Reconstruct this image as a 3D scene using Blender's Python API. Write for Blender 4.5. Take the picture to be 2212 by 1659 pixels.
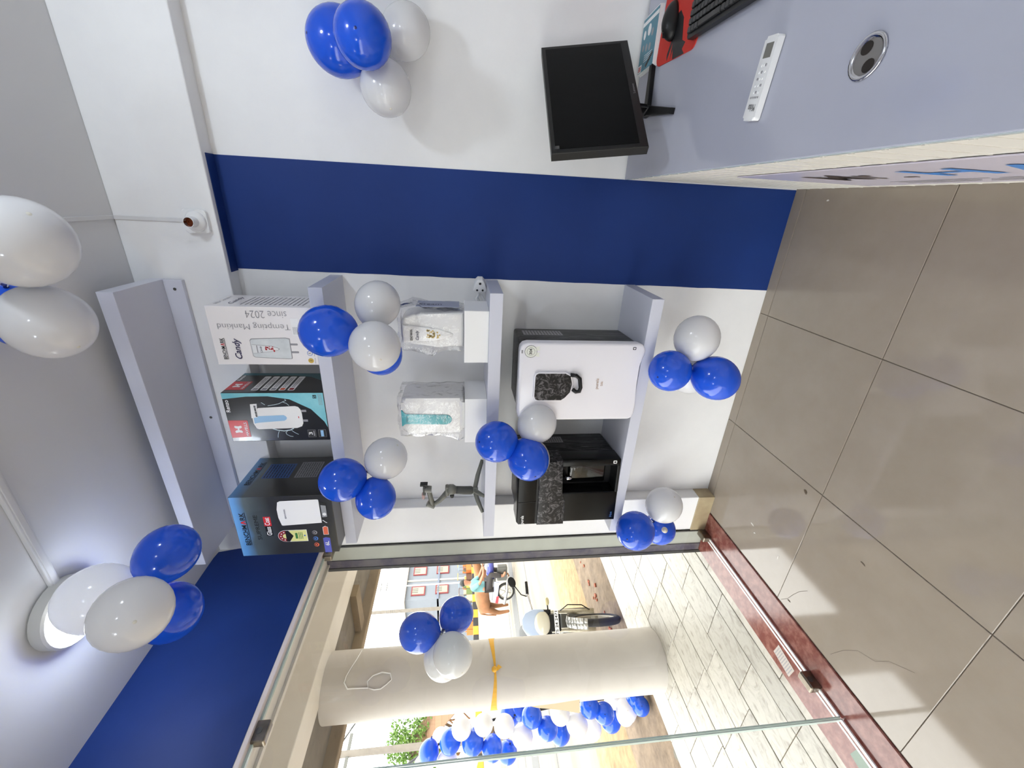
import bpy, bmesh, math, random
from mathutils import Vector, Matrix, noise as mnoise
for o in list(bpy.data.objects): bpy.data.objects.remove(o)
SC = bpy.context.scene
COL = SC.collection
V = Vector
# ---------------------------------------------------------------- camera
YAW, PITCH, ROLL, FPX = -0.41987, -0.12122, -0.00068, 886.6
d = V((math.sin(YAW)*math.cos(PITCH), math.cos(YAW)*math.cos(PITCH), math.sin(PITCH)))
r = V((math.cos(YAW), -math.sin(YAW), 0)); u = r.cross(d)
r, u = r*math.cos(ROLL)+u*math.sin(ROLL), u*math.cos(ROLL)-r*math.sin(ROLL)
cam = bpy.data.cameras.new('camera'); cam.sensor_fit = 'HORIZONTAL'; cam.sensor_width = 36
cam.lens = 36*FPX/2212; cam.clip_start = .02; cam.clip_end = 500
co = bpy.data.objects.new('camera', cam); COL.objects.link(co)
X, Y, Z = -u, r, -d          # the photo was stored lying on its side
co.matrix_world = Matrix(((X.x, Y.x, Z.x, 0), (X.y, Y.y, Z.y, 0), (X.z, Y.z, Z.z, 1.5), (0, 0, 0, 1)))
SC.camera = co
# ---------------------------------------------------------------- light
w = bpy.data.worlds.new('hazy_sky'); SC.world = w; w.use_nodes = True
bg = w.node_tree.nodes['Background']
bg.inputs[0].default_value = (1.0, .985, .96, 1); bg.inputs[1].default_value = 6.0
sun = bpy.data.lights.new('sun', 'SUN'); sun.energy = 4.0; sun.angle = .02; sun.color = (1, .96, .90)
so = bpy.data.objects.new('sun', sun); COL.objects.link(so)
so.rotation_euler = V((-.50, .12, -1)).to_track_quat('-Z', 'Y').to_euler()
LAMP_W = 15
vs = SC.view_settings
vs.view_transform = 'Standard'; vs.look = 'None'; vs.exposure = 0.08; vs.gamma = 1.0; vs.use_curve_mapping = False
SC.cycles.use_denoising = True
SC.cycles.max_bounces = 10; SC.cycles.transparent_max_bounces = 16; SC.cycles.sample_clamp_indirect = 8
# ---------------------------------------------------------------- helpers
def s2l(c):
    c /= 255.0
    return c/12.92 if c <= .04045 else ((c+.055)/1.055)**2.4
def rgb(r, g, b): return (s2l(r), s2l(g), s2l(b), 1)
MATS = {}
def mat(name, col, rough=.5, metal=0, spec=.5, noise=None, bump=None, emit=None, coat=0, rand=0, translucent=0, stretch=None, alpha=1, sss=0):
    if name in MATS: return MATS[name]
    m = bpy.data.materials.new(name); m.use_nodes = True; MATS[name] = m
    nt = m.node_tree; N = nt.nodes; L = nt.links; p = N['Principled BSDF']
    p.inputs['Base Color'].default_value = col; p.inputs['Roughness'].default_value = rough
    p.inputs['Metallic'].default_value = metal; p.inputs['Specular IOR Level'].default_value = spec
    p.inputs['Coat Weight'].default_value = coat; p.inputs['Coat Roughness'].default_value = .05
    if sss:
        p.inputs['Subsurface Weight'].default_value = sss; p.inputs['Subsurface Radius'].default_value = (.03, .03, .03); p.inputs['Subsurface Scale'].default_value = 1
    tc = None
    def coord():
        nonlocal tc
        if tc is None:
            t = N.new('ShaderNodeTexCoord'); mp = N.new('ShaderNodeMapping'); L.new(t.outputs['Object'], mp.inputs[0])
            if stretch: mp.inputs['Scale'].default_value = stretch
            tc = mp.outputs[0]
        return tc
    src = None
    if noise:
        sc, col2, lo, hi = noise[:4]
        n = N.new('ShaderNodeTexNoise'); n.inputs['Scale'].default_value = sc; n.inputs['Detail'].default_value = 6; n.inputs['Roughness'].default_value = .62
        if len(noise) > 4: n.inputs['Distortion'].default_value = noise[4]
        L.new(coord(), n.inputs['Vector'])
        cr = N.new('ShaderNodeValToRGB'); cr.color_ramp.elements[0].position = lo; cr.color_ramp.elements[1].position = hi
        cr.color_ramp.elements[0].color = col; cr.color_ramp.elements[1].color = col2
        L.new(n.outputs['Fac'], cr.inputs[0]); src = cr.outputs[0]
    if rand:
        oi = N.new('ShaderNodeObjectInfo'); hs = N.new('ShaderNodeHueSaturation')
        mr = N.new('ShaderNodeMapRange'); mr.inputs['To Min'].default_value = 1-rand; mr.inputs['To Max'].default_value = 1+rand
        L.new(oi.outputs['Random'], mr.inputs[0]); L.new(mr.outputs[0], hs.inputs['Value'])
        if src: L.new(src, hs.inputs['Color'])
        else: hs.inputs['Color'].default_value = col
        src = hs.outputs[0]
    if src: L.new(src, p.inputs['Base Color'])
    if bump:
        n2 = N.new('ShaderNodeTexNoise'); n2.inputs['Scale'].default_value = bump[0]; n2.inputs['Detail'].default_value = 4
        L.new(coord(), n2.inputs['Vector']); b = N.new('ShaderNodeBump'); b.inputs['Strength'].default_value = bump[1]; b.inputs['Distance'].default_value = .01
        L.new(n2.outputs['Fac'], b.inputs['Height']); L.new(b.outputs[0], p.inputs['Normal'])
    if emit:
        p.inputs['Emission Color'].default_value = col; p.inputs['Emission Strength'].default_value = emit
    if translucent:
        t = N.new('ShaderNodeBsdfTranslucent'); t.inputs[0].default_value = col
        mx = N.new('ShaderNodeMixShader'); mx.inputs[0].default_value = translucent
        L.new(p.outputs[0], mx.inputs[1]); L.new(t.outputs[0], mx.inputs[2]); L.new(mx.outputs[0], N['Material Output'].inputs[0])
    return m
def clear(name, tint, gloss, rough=.02, bumpy=0):
    m = bpy.data.materials.new(name); m.use_nodes = True; nt = m.node_tree; N = nt.nodes; L = nt.links
    N.remove(N['Principled BSDF'])
    t = N.new('ShaderNodeBsdfTransparent'); t.inputs[0].default_value = tint
    g = N.new('ShaderNodeBsdfGlossy'); g.inputs['Roughness'].default_value = rough
    fr = N.new('ShaderNodeFresnel'); fr.inputs[0].default_value = 1.45
    mu = N.new('ShaderNodeMath'); mu.operation = 'MULTIPLY'; mu.inputs[1].default_value = gloss; mu.use_clamp = True
    mx = N.new('ShaderNodeMixShader'); ge = N.new('ShaderNodeNewGeometry')
    fo = N.new('ShaderNodeMath'); fo.operation = 'SUBTRACT'; fo.inputs[0].default_value = 1; L.new(ge.outputs['Backfacing'], fo.inputs[1])
    m2 = N.new('ShaderNodeMath'); m2.operation = 'MULTIPLY'; L.new(mu.outputs[0], m2.inputs[0]); L.new(fo.outputs[0], m2.inputs[1])
    L.new(fr.outputs[0], mu.inputs[0]); L.new(m2.outputs[0], mx.inputs[0]); L.new(t.outputs[0], mx.inputs[1]); L.new(g.outputs[0], mx.inputs[2])
    if bumpy:
        tc = N.new('ShaderNodeTexCoord'); n = N.new('ShaderNodeTexNoise'); n.inputs['Scale'].default_value = bumpy; n.inputs['Detail'].default_value = 5
        b = N.new('ShaderNodeBump'); b.inputs['Strength'].default_value = .6; b.inputs['Distance'].default_value = .02
        L.new(tc.outputs['Object'], n.inputs['Vector']); L.new(n.outputs['Fac'], b.inputs['Height'])
        L.new(b.outputs[0], g.inputs['Normal']); L.new(b.outputs[0], fr.inputs['Normal'])
    L.new(mx.outputs[0], N['Material Output'].inputs[0]); MATS[name] = m
    return m
def tag(o, label=None, cat=None, group=None, kind=None):
    if label: o['label'] = label
    if cat: o['category'] = cat
    if group: o['group'] = group
    if kind: o['kind'] = kind
    return o
def empty(name, loc=(0, 0, 0), rz=0, label=None, cat=None, group=None, rot=None, kind=None):
    o = bpy.data.objects.new(name, None); COL.objects.link(o); o.location = loc; o.empty_display_size = .05
    o.rotation_euler = rot if rot else (0, 0, rz)
    return tag(o, label, cat, group, kind)
class B:
    def __init__(s): s.bm = bmesh.new()
    def box(s, x0, x1, y0, y1, z0, z1, bev=0, seg=2):
        vs = [s.bm.verts.new(p) for p in ((x0,y0,z0),(x1,y0,z0),(x1,y1,z0),(x0,y1,z0),(x0,y0,z1),(x1,y0,z1),(x1,y1,z1),(x0,y1,z1))]
        fs = [s.bm.faces.new([vs[i] for i in q]) for q in ((3,2,1,0),(4,5,6,7),(0,1,5,4),(1,2,6,5),(2,3,7,6),(3,0,4,7))]
        if bev:
            es = {e for f in fs for e in f.edges}
            bmesh.ops.bevel(s.bm, geom=list(es), offset=bev, segments=seg, affect='EDGES', profile=.5)
        return s
    def tube(s, pts, rad, n=8, cap=True, closed=False):
        pts = [V(p) for p in pts]; rad = rad if isinstance(rad, (list, tuple)) else [rad]*len(pts); rings = []
        up = None
        for i, p in enumerate(pts):
            if closed: t = pts[(i+1) % len(pts)]-pts[i-1]
            else: t = pts[min(i+1, len(pts)-1)]-pts[max(i-1, 0)]
            t.normalize()
            if up is None: up = V((0,0,1)) if abs(t.z) < .9 else V((1,0,0))
            a = t.cross(up); 
            if a.length < 1e-5: a = t.cross(V((1,0,.3)))
            a.normalize(); b = a.cross(t); up = b
            rings.append([s.bm.verts.new(p+(a*math.cos(2*math.pi*k/n)+b*math.sin(2*math.pi*k/n))*rad[i]) for k in range(n)])
        m = len(rings)
        for i in range(m if closed else m-1):
            A, Bq = rings[i], rings[(i+1) % m]
            for k in range(n): s.bm.faces.new((A[k], A[(k+1) % n], Bq[(k+1) % n], Bq[k]))
        if cap and not closed:
            s.bm.faces.new(rings[0][::-1]); s.bm.faces.new(rings[-1])
        return s
    def lathe(s, prof, n=24, M=None, cap=False):
        M = M or Matrix(); rings = []
        for rr, z in prof:
            if rr < 1e-6: rings.append([s.bm.verts.new(M @ V((0,0,z)))])
            else: rings.append([s.bm.verts.new(M @ V((rr*math.cos(2*math.pi*k/n), rr*math.sin(2*math.pi*k/n), z))) for k in range(n)])
        for a, b in zip(rings, rings[1:]):
            for k in range(n):
                k2 = (k+1) % n
                if len(a) == 1 and len(b) == 1: break
                if len(a) == 1: s.bm.faces.new((a[0], b[k2], b[k]))
                elif len(b) == 1: s.bm.faces.new((a[k], a[k2], b[0]))
                else: s.bm.faces.new((a[k], a[k2], b[k2], b[k]))
        return s
    def prism(s, poly, o, xa, ya, depth, bev=0, seg=2):
        o, xa, ya = V(o), V(xa), V(ya); n = xa.cross(ya)
        a = [s.bm.verts.new(o+xa*p[0]+ya*p[1]) for p in poly]
        b = [s.bm.verts.new(v.co-n*depth) for v in a]
        fs = [s.bm.faces.new(a), s.bm.faces.new(b[::-1])]
        for i in range(len(a)):
            j = (i+1) % len(a); fs.append(s.bm.faces.new((a[j], a[i], b[i], b[j])))
        if bev: bmesh.ops.bevel(s.bm, geom=[e for e in fs[0].edges], offset=bev, segments=seg, affect='EDGES', profile=.5)
        return s
    def face(s, pts): s.bm.faces.new([s.bm.verts.new(p) for p in pts]); return s
    def mesh(s, name, smooth=False):
        bmesh.ops.recalc_face_normals(s.bm, faces=s.bm.faces)
        me = bpy.data.meshes.new(name); s.bm.to_mesh(me); s.bm.free()
        if smooth:
            for p in me.polygons: p.use_smooth = True
        return me
    def ob(s, name, m, parent=None, smooth=False, loc=None, rot=None):
        me = s.mesh(name, bool(smooth)); me.materials.append(m)
        if smooth == 'auto' or (smooth and smooth is not True): 
            try: me.set_sharp_from_angle(angle=math.radians(40))
            except Exception: pass
        return link(name, me, parent, loc, rot)
def link(name, me, parent=None, loc=None, rot=None):
    o = bpy.data.objects.new(name, me); COL.objects.link(o)
    if parent: o.parent = parent
    if loc: o.location = loc
    if rot: o.rotation_euler = rot
    return o
def copy_tree(o, parent=None):
    c = o.copy(); COL.objects.link(c); c.parent = parent
    for ch in o.children: copy_tree(ch, c)
    return c
def struct(o, label, cat=None):
    return tag(o, label, cat or 'structure', kind='structure')
class Fr:            # a flat face frame: origin, right, up
    def __init__(s, o, xa=(1,0,0), ya=(0,0,1)): s.o, s.x, s.y = V(o), V(xa), V(ya); s.n = s.x.cross(s.y)
    def at(s, a, b, lift=0): return s.o+s.x*a+s.y*b+s.n*lift
def decal(par, name, fr, pts, m, lay=1, th=.0004):
    b = B(); b.prism(pts, fr.o+fr.n*(.0005*lay), fr.x, fr.y, th)
    return b.ob(name, m, par)
def rect(x0, x1, y0, y1): return [(x0,y0),(x1,y0),(x1,y1),(x0,y1)]
def rrect(x0, x1, y0, y1, q, n=5):
    out = []
    for cx, cy, a0 in ((x1-q,y0+q,-90),(x1-q,y1-q,0),(x0+q,y1-q,90),(x0+q,y0+q,180)):
        for i in range(n+1):
            a = math.radians(a0+90*i/n); out.append((cx+q*math.cos(a), cy+q*math.sin(a)))
    return out
def disc(cx, cy, rx, ry=None, n=20): return [(cx+rx*math.cos(2*math.pi*i/n), cy+(ry or rx)*math.sin(2*math.pi*i/n)) for i in range(n)]
def text(par, name, body, fr, x0, x1, y0, y1, m, lay=2, rot=0, shear=0, bold=0):
    """lettering stretched to fill the rectangle; rot=90 reads upwards, -90 downwards"""
    cu = bpy.data.curves.new(name, 'FONT'); cu.body = body; cu.shear = shear; cu.resolution_u = 3; cu.offset = bold
    t = bpy.data.objects.new(name, cu); COL.objects.link(t)
    me = bpy.data.meshes.new_from_object(t.evaluated_get(bpy.context.evaluated_depsgraph_get()))
    bpy.data.objects.remove(t); bpy.data.curves.remove(cu)
    xs = [v.co.x for v in me.vertices]; ys = [v.co.y for v in me.vertices]
    ax, bx, ay, by = min(xs), max(xs), min(ys), max(ys)
    for v in me.vertices:
        a = (v.co.x-ax)/(bx-ax or 1); b = (v.co.y-ay)/(by-ay or 1)
        if rot == 90: a, b = 1-b, a
        elif rot == -90: a, b = b, 1-a
        v.co = fr.at(x0+(x1-x0)*a, y0+(y1-y0)*b, .0005*lay+.0003)
    me.materials.clear(); me.materials.append(m)
    return link(name, me, par)
def lines(par, name, fr, x0, x1, y0, y1, n, m, lay=2, fill=.5, seed=1):
    """rows of unreadably small print as thin bars of uneven length, one part"""
    R = random.Random(seed); b = B(); h = (y1-y0)/n
    for i in range(n):
        x = x0
        while x < x1-.002:
            q = min(x1, x+R.uniform(.1, .35)*(x1-x0)); y = y0+h*i
            b.prism(rect(x, q, y+h*(1-fill)/2, y+h*(1+fill)/2), fr.o+fr.n*(.0005*lay), fr.x, fr.y, .0003); x = q+.03*(x1-x0)
    return b.ob(name, m, par)
# ---------------------------------------------------------------- materials
WHITE = mat('wall_paint', rgb(239, 239, 239), .55, noise=(3, rgb(231, 231, 232), .35, .75), bump=(60, .03))
CEIL = mat('ceiling_paint', rgb(216, 216, 217), .6, bump=(50, .03))
NAVY = mat('navy_paint', rgb(25, 54, 120), .55, spec=.25, noise=(2.2, rgb(22, 48, 109), .3, .8), bump=(45, .04))
LAM = mat('shelf_laminate', rgb(206, 208, 220), .28, noise=(1.5, rgb(200, 202, 215), .4, .7))
TILE = mat('floor_tile', rgb(158, 147, 134), .07, spec=.6, noise=(7, rgb(151, 139, 125), .3, .75), rand=.02)
GROUT = mat('floor_grout', rgb(110, 98, 84), .8)
SKIRT = mat('skirting_tile', rgb(176, 160, 128), .35, noise=(9, rgb(150, 132, 104), .35, .8))
GRANITE = mat('red_granite', rgb(118, 62, 54), .16, noise=(26, rgb(168, 118, 106), .42, .8), bump=(80, .02))
MARBLE = mat('sidewalk_marble', rgb(182, 178, 168), .4, noise=(9, rgb(112, 102, 88), .46, .82, 2.0), rand=.10, bump=(30, .12), stretch=(1.6, .7, 1))
JOINT = mat('mortar_joint', rgb(150, 136, 114), .9)
CREAM = mat('cream_plaster', rgb(224, 220, 213), .7, noise=(2.5, rgb(213, 207, 199), .35, .8), bump=(25, .06))
CEMENT = mat('raw_cement', rgb(128, 122, 112), .9, noise=(6, rgb(98, 92, 84), .3, .8), bump=(18, .3))
DARKC = mat('dark_cement', rgb(92, 88, 92), .85, noise=(14, rgb(60, 54, 74), .4, .65), bump=(30, .4))
BLACK = mat('black_plastic', rgb(20, 20, 21), .4, spec=.3)
BLKM = mat('black_matt', rgb(18, 18, 18), .6)
GLOSSB = mat('gloss_black', rgb(10, 10, 11), .06, spec=.6)
SCREEN = mat('screen_black', rgb(2, 2, 3), .12, spec=.1)
WPL = mat('white_plastic', rgb(238, 238, 238), .25, spec=.5)
WCARD = mat('white_card', rgb(240, 240, 240), .4)
CARDW = mat('carton_white', rgb(236, 232, 232), .3, coat=.3)
CARDK = mat('carton_black', rgb(22, 22, 22), .28, coat=.3)
CHROME = mat('chrome', rgb(200, 200, 205), .12, 1)
STEEL = mat('brushed_steel', rgb(120, 112, 100), .3, 1, noise=(20, rgb(150, 142, 130), .4, .7))
GREYM = mat('grey_metal', rgb(90, 90, 86), .4, .6)
GIMB = mat('gimbal_grey', rgb(112, 112, 104), .45)
GIMD = mat('gimbal_grip', rgb(72, 72, 68), .6)
INK = mat('ink_black', rgb(18, 18, 20), .45)
INKG = mat('ink_grey', rgb(150, 148, 152), .45)
INKW = mat('ink_white', rgb(238, 238, 238), .4)
INKR = mat('ink_red', rgb(205, 44, 50), .35)
INKN = mat('ink_navy', rgb(38, 30, 74), .4)
INKB = mat('ink_blue', rgb(70, 118, 190), .4)
TEAL = mat('ink_teal', rgb(110, 190, 205), .35, noise=(9, rgb(150, 214, 222), .35, .8))
SKYB = mat('ink_sky', rgb(150, 195, 232), .4)
YELL = mat('ink_pale_yellow', rgb(226, 224, 150), .4)
GREEN = mat('ink_green', rgb(60, 120, 64), .4)
GOLD = mat('ink_gold', rgb(206, 172, 74), .4)
ORANGE = mat('ink_orange', rgb(224, 104, 70), .4)
DKRED = mat('ink_dark_red', rgb(140, 30, 36), .4)
BLUEB = mat('blue_latex', rgb(30, 90, 222), .13, spec=.55, translucent=.10)
WHITB = mat('white_latex', rgb(240, 240, 241), .13, spec=.55, translucent=.25)
BTIPB = mat('blue_latex_tip', rgb(16, 34, 110), .3)
BTIPW = mat('white_latex_tip', rgb(222, 219, 208), .3)
MARB = mat('black_marble_print', rgb(16, 15, 18), .3, spec=.3, noise=(26, rgb(160, 156, 160), .48, .84, 2.5))
MARS = mat('black_wood_print', rgb(9, 9, 10), .35, spec=.25, noise=(10, rgb(104, 104, 106), .5, .68, 1.2), stretch=(9, 9, .8))
GLASS = clear('shop_glass', (.97, .985, .98, 1), 1.0)
GEDGE = mat('glass_edge', rgb(196, 214, 208), .1, spec=.6)
BAG = clear('plastic_bag_film', (.97, .97, .98, 1), 2.2, .08, 22)
CLRP = clear('clear_tank', (.55, .55, .56, 1), 2.0, .05)
# ================================================================ the shop: structure
BY, YB, CZ, GX = 1.895, 1.819, 2.80, -1.808
TS, TX0, TY0 = .6085, -.4515, 1.2265
# floor with its tiles
fl = B().box(-1.675, 2.2, -2.6, BY, -.06, -.004).ob('floor', GROUT); struct(fl, 'beige glossy tiled shop floor', 'floor')
def tile_mesh(w, h, t, m, bev=.0015):
    me = B().box(0, w, 0, h, -t, 0, bev, 1).mesh('tile'); me.materials.append(m); return me
g = .0022; cache = {}
def clip(a0, a1, lo, hi): return max(a0, lo), min(a1, hi)
for i in range(-3, 5):
    for j in range(-7, 3):
        x0, x1 = clip(TX0+i*TS+g/2, TX0+(i+1)*TS-g/2, -1.675, 2.2); y0, y1 = clip(TY0+j*TS+g/2, TY0+(j+1)*TS-g/2, -2.6, BY)
        if x1-x0 < .01 or y1-y0 < .01: continue
        k = (round(x1-x0, 4), round(y1-y0, 4))
        if k not in cache: cache[k] = tile_mesh(*k, .006, TILE)
        link('floor_tile', cache[k], fl, (x0, y0, 0))
# scraps and stains on the floor
def speck(x, y, a, b, m, name, lab, z=0.0005, rz=0):
    bb = B(); bb.prism([(a*math.cos(t)*(1+.25*math.sin(3*t)), b*math.sin(t)*(1+.2*math.cos(2*t))) for t in [2*math.pi*i/9 for i in range(9)]], (0,0,.0006), (1,0,0), (0,1,0), .0006)
    o = bb.ob(name, m, None, loc=(x, y, z), rot=(0,0,rz)); return tag(o, lab, 'debris')
# back wall with painted stripe
wb = B().box(-1.55, 2.3, BY, BY+.15, -.05, CZ).ob('wall_back', WHITE); struct(wb, 'white back wall of the shop with a navy stripe', 'wall')
pts = [(-.339, 0), (.112, 0), (.112, 2.437), (-.312, 2.437)]
nb = B(); poly = []
R = random.Random(5)
for k in range(41):
    t = k/40; poly.append((-.339+.027*t+R.uniform(-.0012, .0012), 2.437*t))
poly = [(.111, 2.437), (.111, 0)] + poly
nb.prism(poly[::-1], (0, BY, 0), (1,0,0), (0,0,1), -.0012); nb.ob('painted_stripe', NAVY, wb)
# pipe-side pier flush with the beam, then beam over the wall
pier = B().box(-1.80, -1.552, YB, BY+.15, 0, CZ, .004).ob('wall_pier', WHITE); struct(pier, 'white pier between shelves and glass front', 'wall')
beam = B().box(-1.552, 2.3, YB, BY+.15, 2.44, CZ, .004).ob('trim_1', WHITE); struct(beam, 'white plastered beam along the top of the back wall', 'beam')
bs = B().box(-.318, .112, YB+.022, BY, 2.4365, 2.4395).ob('painted_soffit', NAVY, beam)
sk = B().box(-1.80, -1.549, YB-.007, BY, 0, .098, .002).ob('baseboard_left', SKIRT); struct(sk, 'tan tile skirting at the foot of the pier', 'baseboard')
jamb = B().box(-1.972, -1.917, YB-.002, BY+.1, -.03, 2.75, .002).ob('trim_2', DARKC); struct(jamb, 'rough dark cement door jamb beside the glass front', 'jamb')
guide = B().box(-1.990, -1.970, YB-.006, YB+.02, -.03, 2.75).ob('shutter_guide', BLKM, jamb)
B().box(-1.975, -1.80, YB+.003, BY+.15, -.03, 2.6).ob('outer_face', mat('pier_grey', rgb(168, 171, 162), .7, noise=(5, rgb(150, 152, 143), .35, .8)), pier)  # outer part of the pier, in a greyer, greener tone
line = B().box(-1.813, -1.804, YB-.006, YB+.004, 0, 2.26).ob('glass_channel', BLKM, pier)
# lintel over the glass: navy inside
lint = B().box(-2.0, -1.79, -2.6, YB, 2.262, CZ, .003).ob('wall_left', CREAM); struct(lint, 'navy painted wall above the glass shop front', 'wall')
poly = [(0, 2.263), (0, CZ)]
navl = B().prism([(-2.6, 2.266), (YB-.01, 2.272), (YB-.0, 2.70), (1.80, 2.795), (1.76, 2.80), (-2.6, 2.80)], (-1.79, 0, 0), (0,1,0), (0,0,1), -.0015).ob('painted_band', NAVY, lint)
chan = B().box(-1.82, -1.776, -2.6, YB, 2.246, 2.262, .002).ob('trim_3', mat('glazing_channel', rgb(226, 214, 210), .4)); struct(chan, 'pale channel holding the top edge of the glass', 'trim')
ce = B().box(-2.0, 2.3, -2.7, BY+.15, CZ, CZ+.12).ob('ceiling', CEIL); struct(ce, 'white painted ceiling', 'ceiling')
wr = B().box(2.2, 2.35, -2.7, BY, -.05, CZ).ob('wall_right', WHITE); struct(wr, 'white right-hand wall out of view', 'wall')
wre = B().box(-2.0, 2.2, -2.75, -2.6, -.05, CZ).ob('wall_rear', WHITE); struct(wre, 'white rear wall behind the viewer', 'wall')
# threshold
th = B().box(-1.965, -1.674, -2.6, YB, -.05, .004, .004).ob('trim_4', GRANITE); struct(th, 'red granite threshold under the glass front', 'threshold')
gr_ = B().box(-1.845, -1.835, -2.6, YB-.06, .004, .0055).ob('white_line', INKW, th)
# glass panels
def pane(name, y0, y1, lab):
    e = empty(name, (GX, (y0+y1)/2, .012), 0, lab, 'glass panel', kind='structure'); h = (y1-y0)/2
    B().box(-.006, .006, -h, h, 0, 2.238).ob('pane', GLASS, e)
    for yy in ((-h,) if name == 'window_1' else (-h, h)): B().box(-.0065, .0065, yy-.002, yy+.002, 0, 2.238).ob('glass_edge', GEDGE, e)
    B().box(-.0065, .0065, -h, h, -.003, .003).ob('bottom_edge', mat('white_sealant', rgb(240,240,240), .4), e)
    B().box(-.0065, .0065, -h, h, 2.225, 2.238).ob('top_edge', GEDGE, e)
    return e
w1 = pane('window_1', .794, YB-.005, 'fixed clear glass panel beside the pier')
w2 = pane('door_1', -.35, .786, 'clear glass door panel nearest the viewer')
w3 = pane('window_2', -2.6, -.36, 'clear glass panel behind the viewer')
def patch(par, y, z, up):
    e = B().box(-.018, .018, -.036, .036, 0, .05, .006).ob('patch_fitting', STEEL, par, loc=(0, y, z))
    B().lathe([(0, .0195), (.011, .0195), (.011, .0165), (.006, .0165), (.006, .0175), (0, .0175)], 16, Matrix.Rotation(math.pi/2, 4, 'Y') @ Matrix.Translation((-.03, 0, 0))).ob('screw_cap', GREYM, e)
    return e
yc = (.794+YB-.005)/2
patch(w1, .930-yc, -.010, 0); patch(w1, .936-yc, 2.188, 1); patch(w1, YB-.05-yc, -.008, 0); patch(w1, YB-.05-yc, 2.188, 1)
fl1 = tag(B().box(-.03, .03, -.055, .055, 0, .0008).ob('printed_sticker', mat('sticker_grey', rgb(190, 180, 172), .5), None, loc=(-1.90, 1.074, .0045), rot=(0,0,-.15)), 'pale printed sticker on the red granite threshold', 'sticker')
lines(fl1, 'small_print', Fr((-.027, -.05, .0005), (1,0,0), (0,1,0)), 0, .05, 0, .1, 9, INKG, 1, .4)
tag(B().box(-.028, .028, -.05, .05, 0, .0008).ob('green_sticker', mat('sticker_green', rgb(132, 150, 138), .5), None, loc=(-1.872, .66, .0045), rot=(0,0,-.15)), 'faded green sticker on the threshold beside the door', 'sticker')
# ceiling wire casings
cas = B().box(-1.22, 2.2, 1.075, 1.105, CZ-.014, CZ, .003).box(-1.22, 2.2, 1.081, 1.099, CZ-.017, CZ-.013, .002).ob('trim_5', CEIL); struct(cas, 'white wire casing running across the ceiling to the lamp', 'wire casing')
cas2 = B().box(-.131, -.117, -1.2, YB, CZ-.005, CZ, .001).box(-.131, -.117, YB-.005, YB, 2.53, CZ-.003, .001).ob('trim_6', CEIL); struct(cas2, 'thin white wire casing down to the bulb holder', 'wire casing')
# ================================================================ lamps
def lamp(x, y, lab, grp=None, watt=LAMP_W):
    e = empty('ceiling_lamp', (x, y, CZ), 0, lab, 'lamp', grp)
    B().lathe([(0,0),(.105,0),(.112,-.006),(.112,-.04),(.106,-.046),(.098,-.046),(.098,-.04)], 32).ob('housing', mat('lamp_housing', rgb(196, 196, 192), .4), e, smooth='auto')
    B().lathe([(.098,-.041),(.06,-.045),(0,-.046)], 32).ob('diffuser', mat('lamp_diffuser', (1, .98, .96, 1), .5, emit=9), e, smooth=True)
    l = bpy.data.lights.new('lamp_light', 'POINT'); l.shadow_soft_size = .05; l.energy = watt; l.color = (.79, .89, 1.0)
    lo = bpy.data.objects.new('lamp_light', l); COL.objects.link(lo); lo.parent = e; lo.location = (0, 0, -.115)
    return e
lamp(-1.29, 1.075, 'lit round ceiling lamp behind the white balloons', None, 4)
lamp(.70, .75, 'round ceiling lamp above the reception desk', 'ceiling lamps out of view')
lamp(-1.29, -1.2, 'round ceiling lamp behind the viewer near the glass', 'ceiling lamps out of view')
lamp(.70, -1.2, 'round ceiling lamp behind the viewer near the desk', 'ceiling lamps out of view')
# bulb holder on the beam
bh = empty('bulb_holder', (-.126, YB, 2.505), 0, 'white bayonet bulb holder without a bulb on the beam', 'bulb holder')
B().prism(rrect(-.042, .042, -.04, .046, .012), (0, -.016, 0), (1,0,0), (0,0,1), .016, .003).ob('back_box', WPL, bh)
MX = Matrix.Rotation(math.pi/2, 4, 'X')
B().lathe([(.0,.016),(.037,.016),(.037,.021),(.032,.027),(.024,.03),(.0195,.034),(.0185,.066),(.0165,.066),(.0165,.05),(0,.05)], 28, MX).ob('socket', WPL, bh, smooth='auto')
B().lathe([(.0165,.066),(.0165,.050),(.010,.050),(.010,.055),(.007,.055),(.007,.0505),(0,.0505)], 20, MX @ Matrix.Translation((0,0,.0003))).ob('contacts', mat('copper_brown', rgb(120, 58, 26), .35, .6), bh)
for a in (-.03, .03): B().lathe([(0,.0235),(.003,.0235),(.003,.02)], 10, Matrix.Translation((a, 0, .003 if a>0 else -.003)) @ MX).ob('screw_hole', INK, bh)
# ================================================================ shelves
def shelf(x0, x1, y0, z0, z1, lab, x0b=None, yb=BY):
    b = B()
    if x0b is not None:
        b.prism([(x0, y0), (x1, y0), (x1, yb), (x0b, yb), (x0b, YB-.001), (x0, YB-.001)], (0,0,z1), (1,0,0), (0,1,0), z1-z0, .0012, 1)
    else: b.box(x0, x1, y0, yb, z0, z1, .0012, 1)
    return tag(b.ob('wall_shelf', LAM), lab, 'shelf', 'white floating shelves')
sa = shelf(-1.608, -.347, 1.545, 2.682, 2.735, 'empty white shelf high up under the ceiling', yb=YB)
cl = B().box(-1.60, -.349, YB-.019, YB-.0005, 2.612, 2.682, .0015).ob('cleat', LAM, sa)
for xx in (-.385, -.97, -1.5): B().lathe([(0,0),(.006,0),(.006,.001),(0,.001)], 10, Matrix.Translation((xx, YB-.0195, 2.645)) @ MX).ob('screw', GREYM, sa)
shelf(-1.578, -.325, 1.606, 2.017, 2.068, 'white shelf carrying the three heater cartons', -1.551)
shelf(-1.562, -.327, 1.594, 1.340, 1.392, 'white shelf carrying two wrapped heaters and a gimbal', -1.551)
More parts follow.
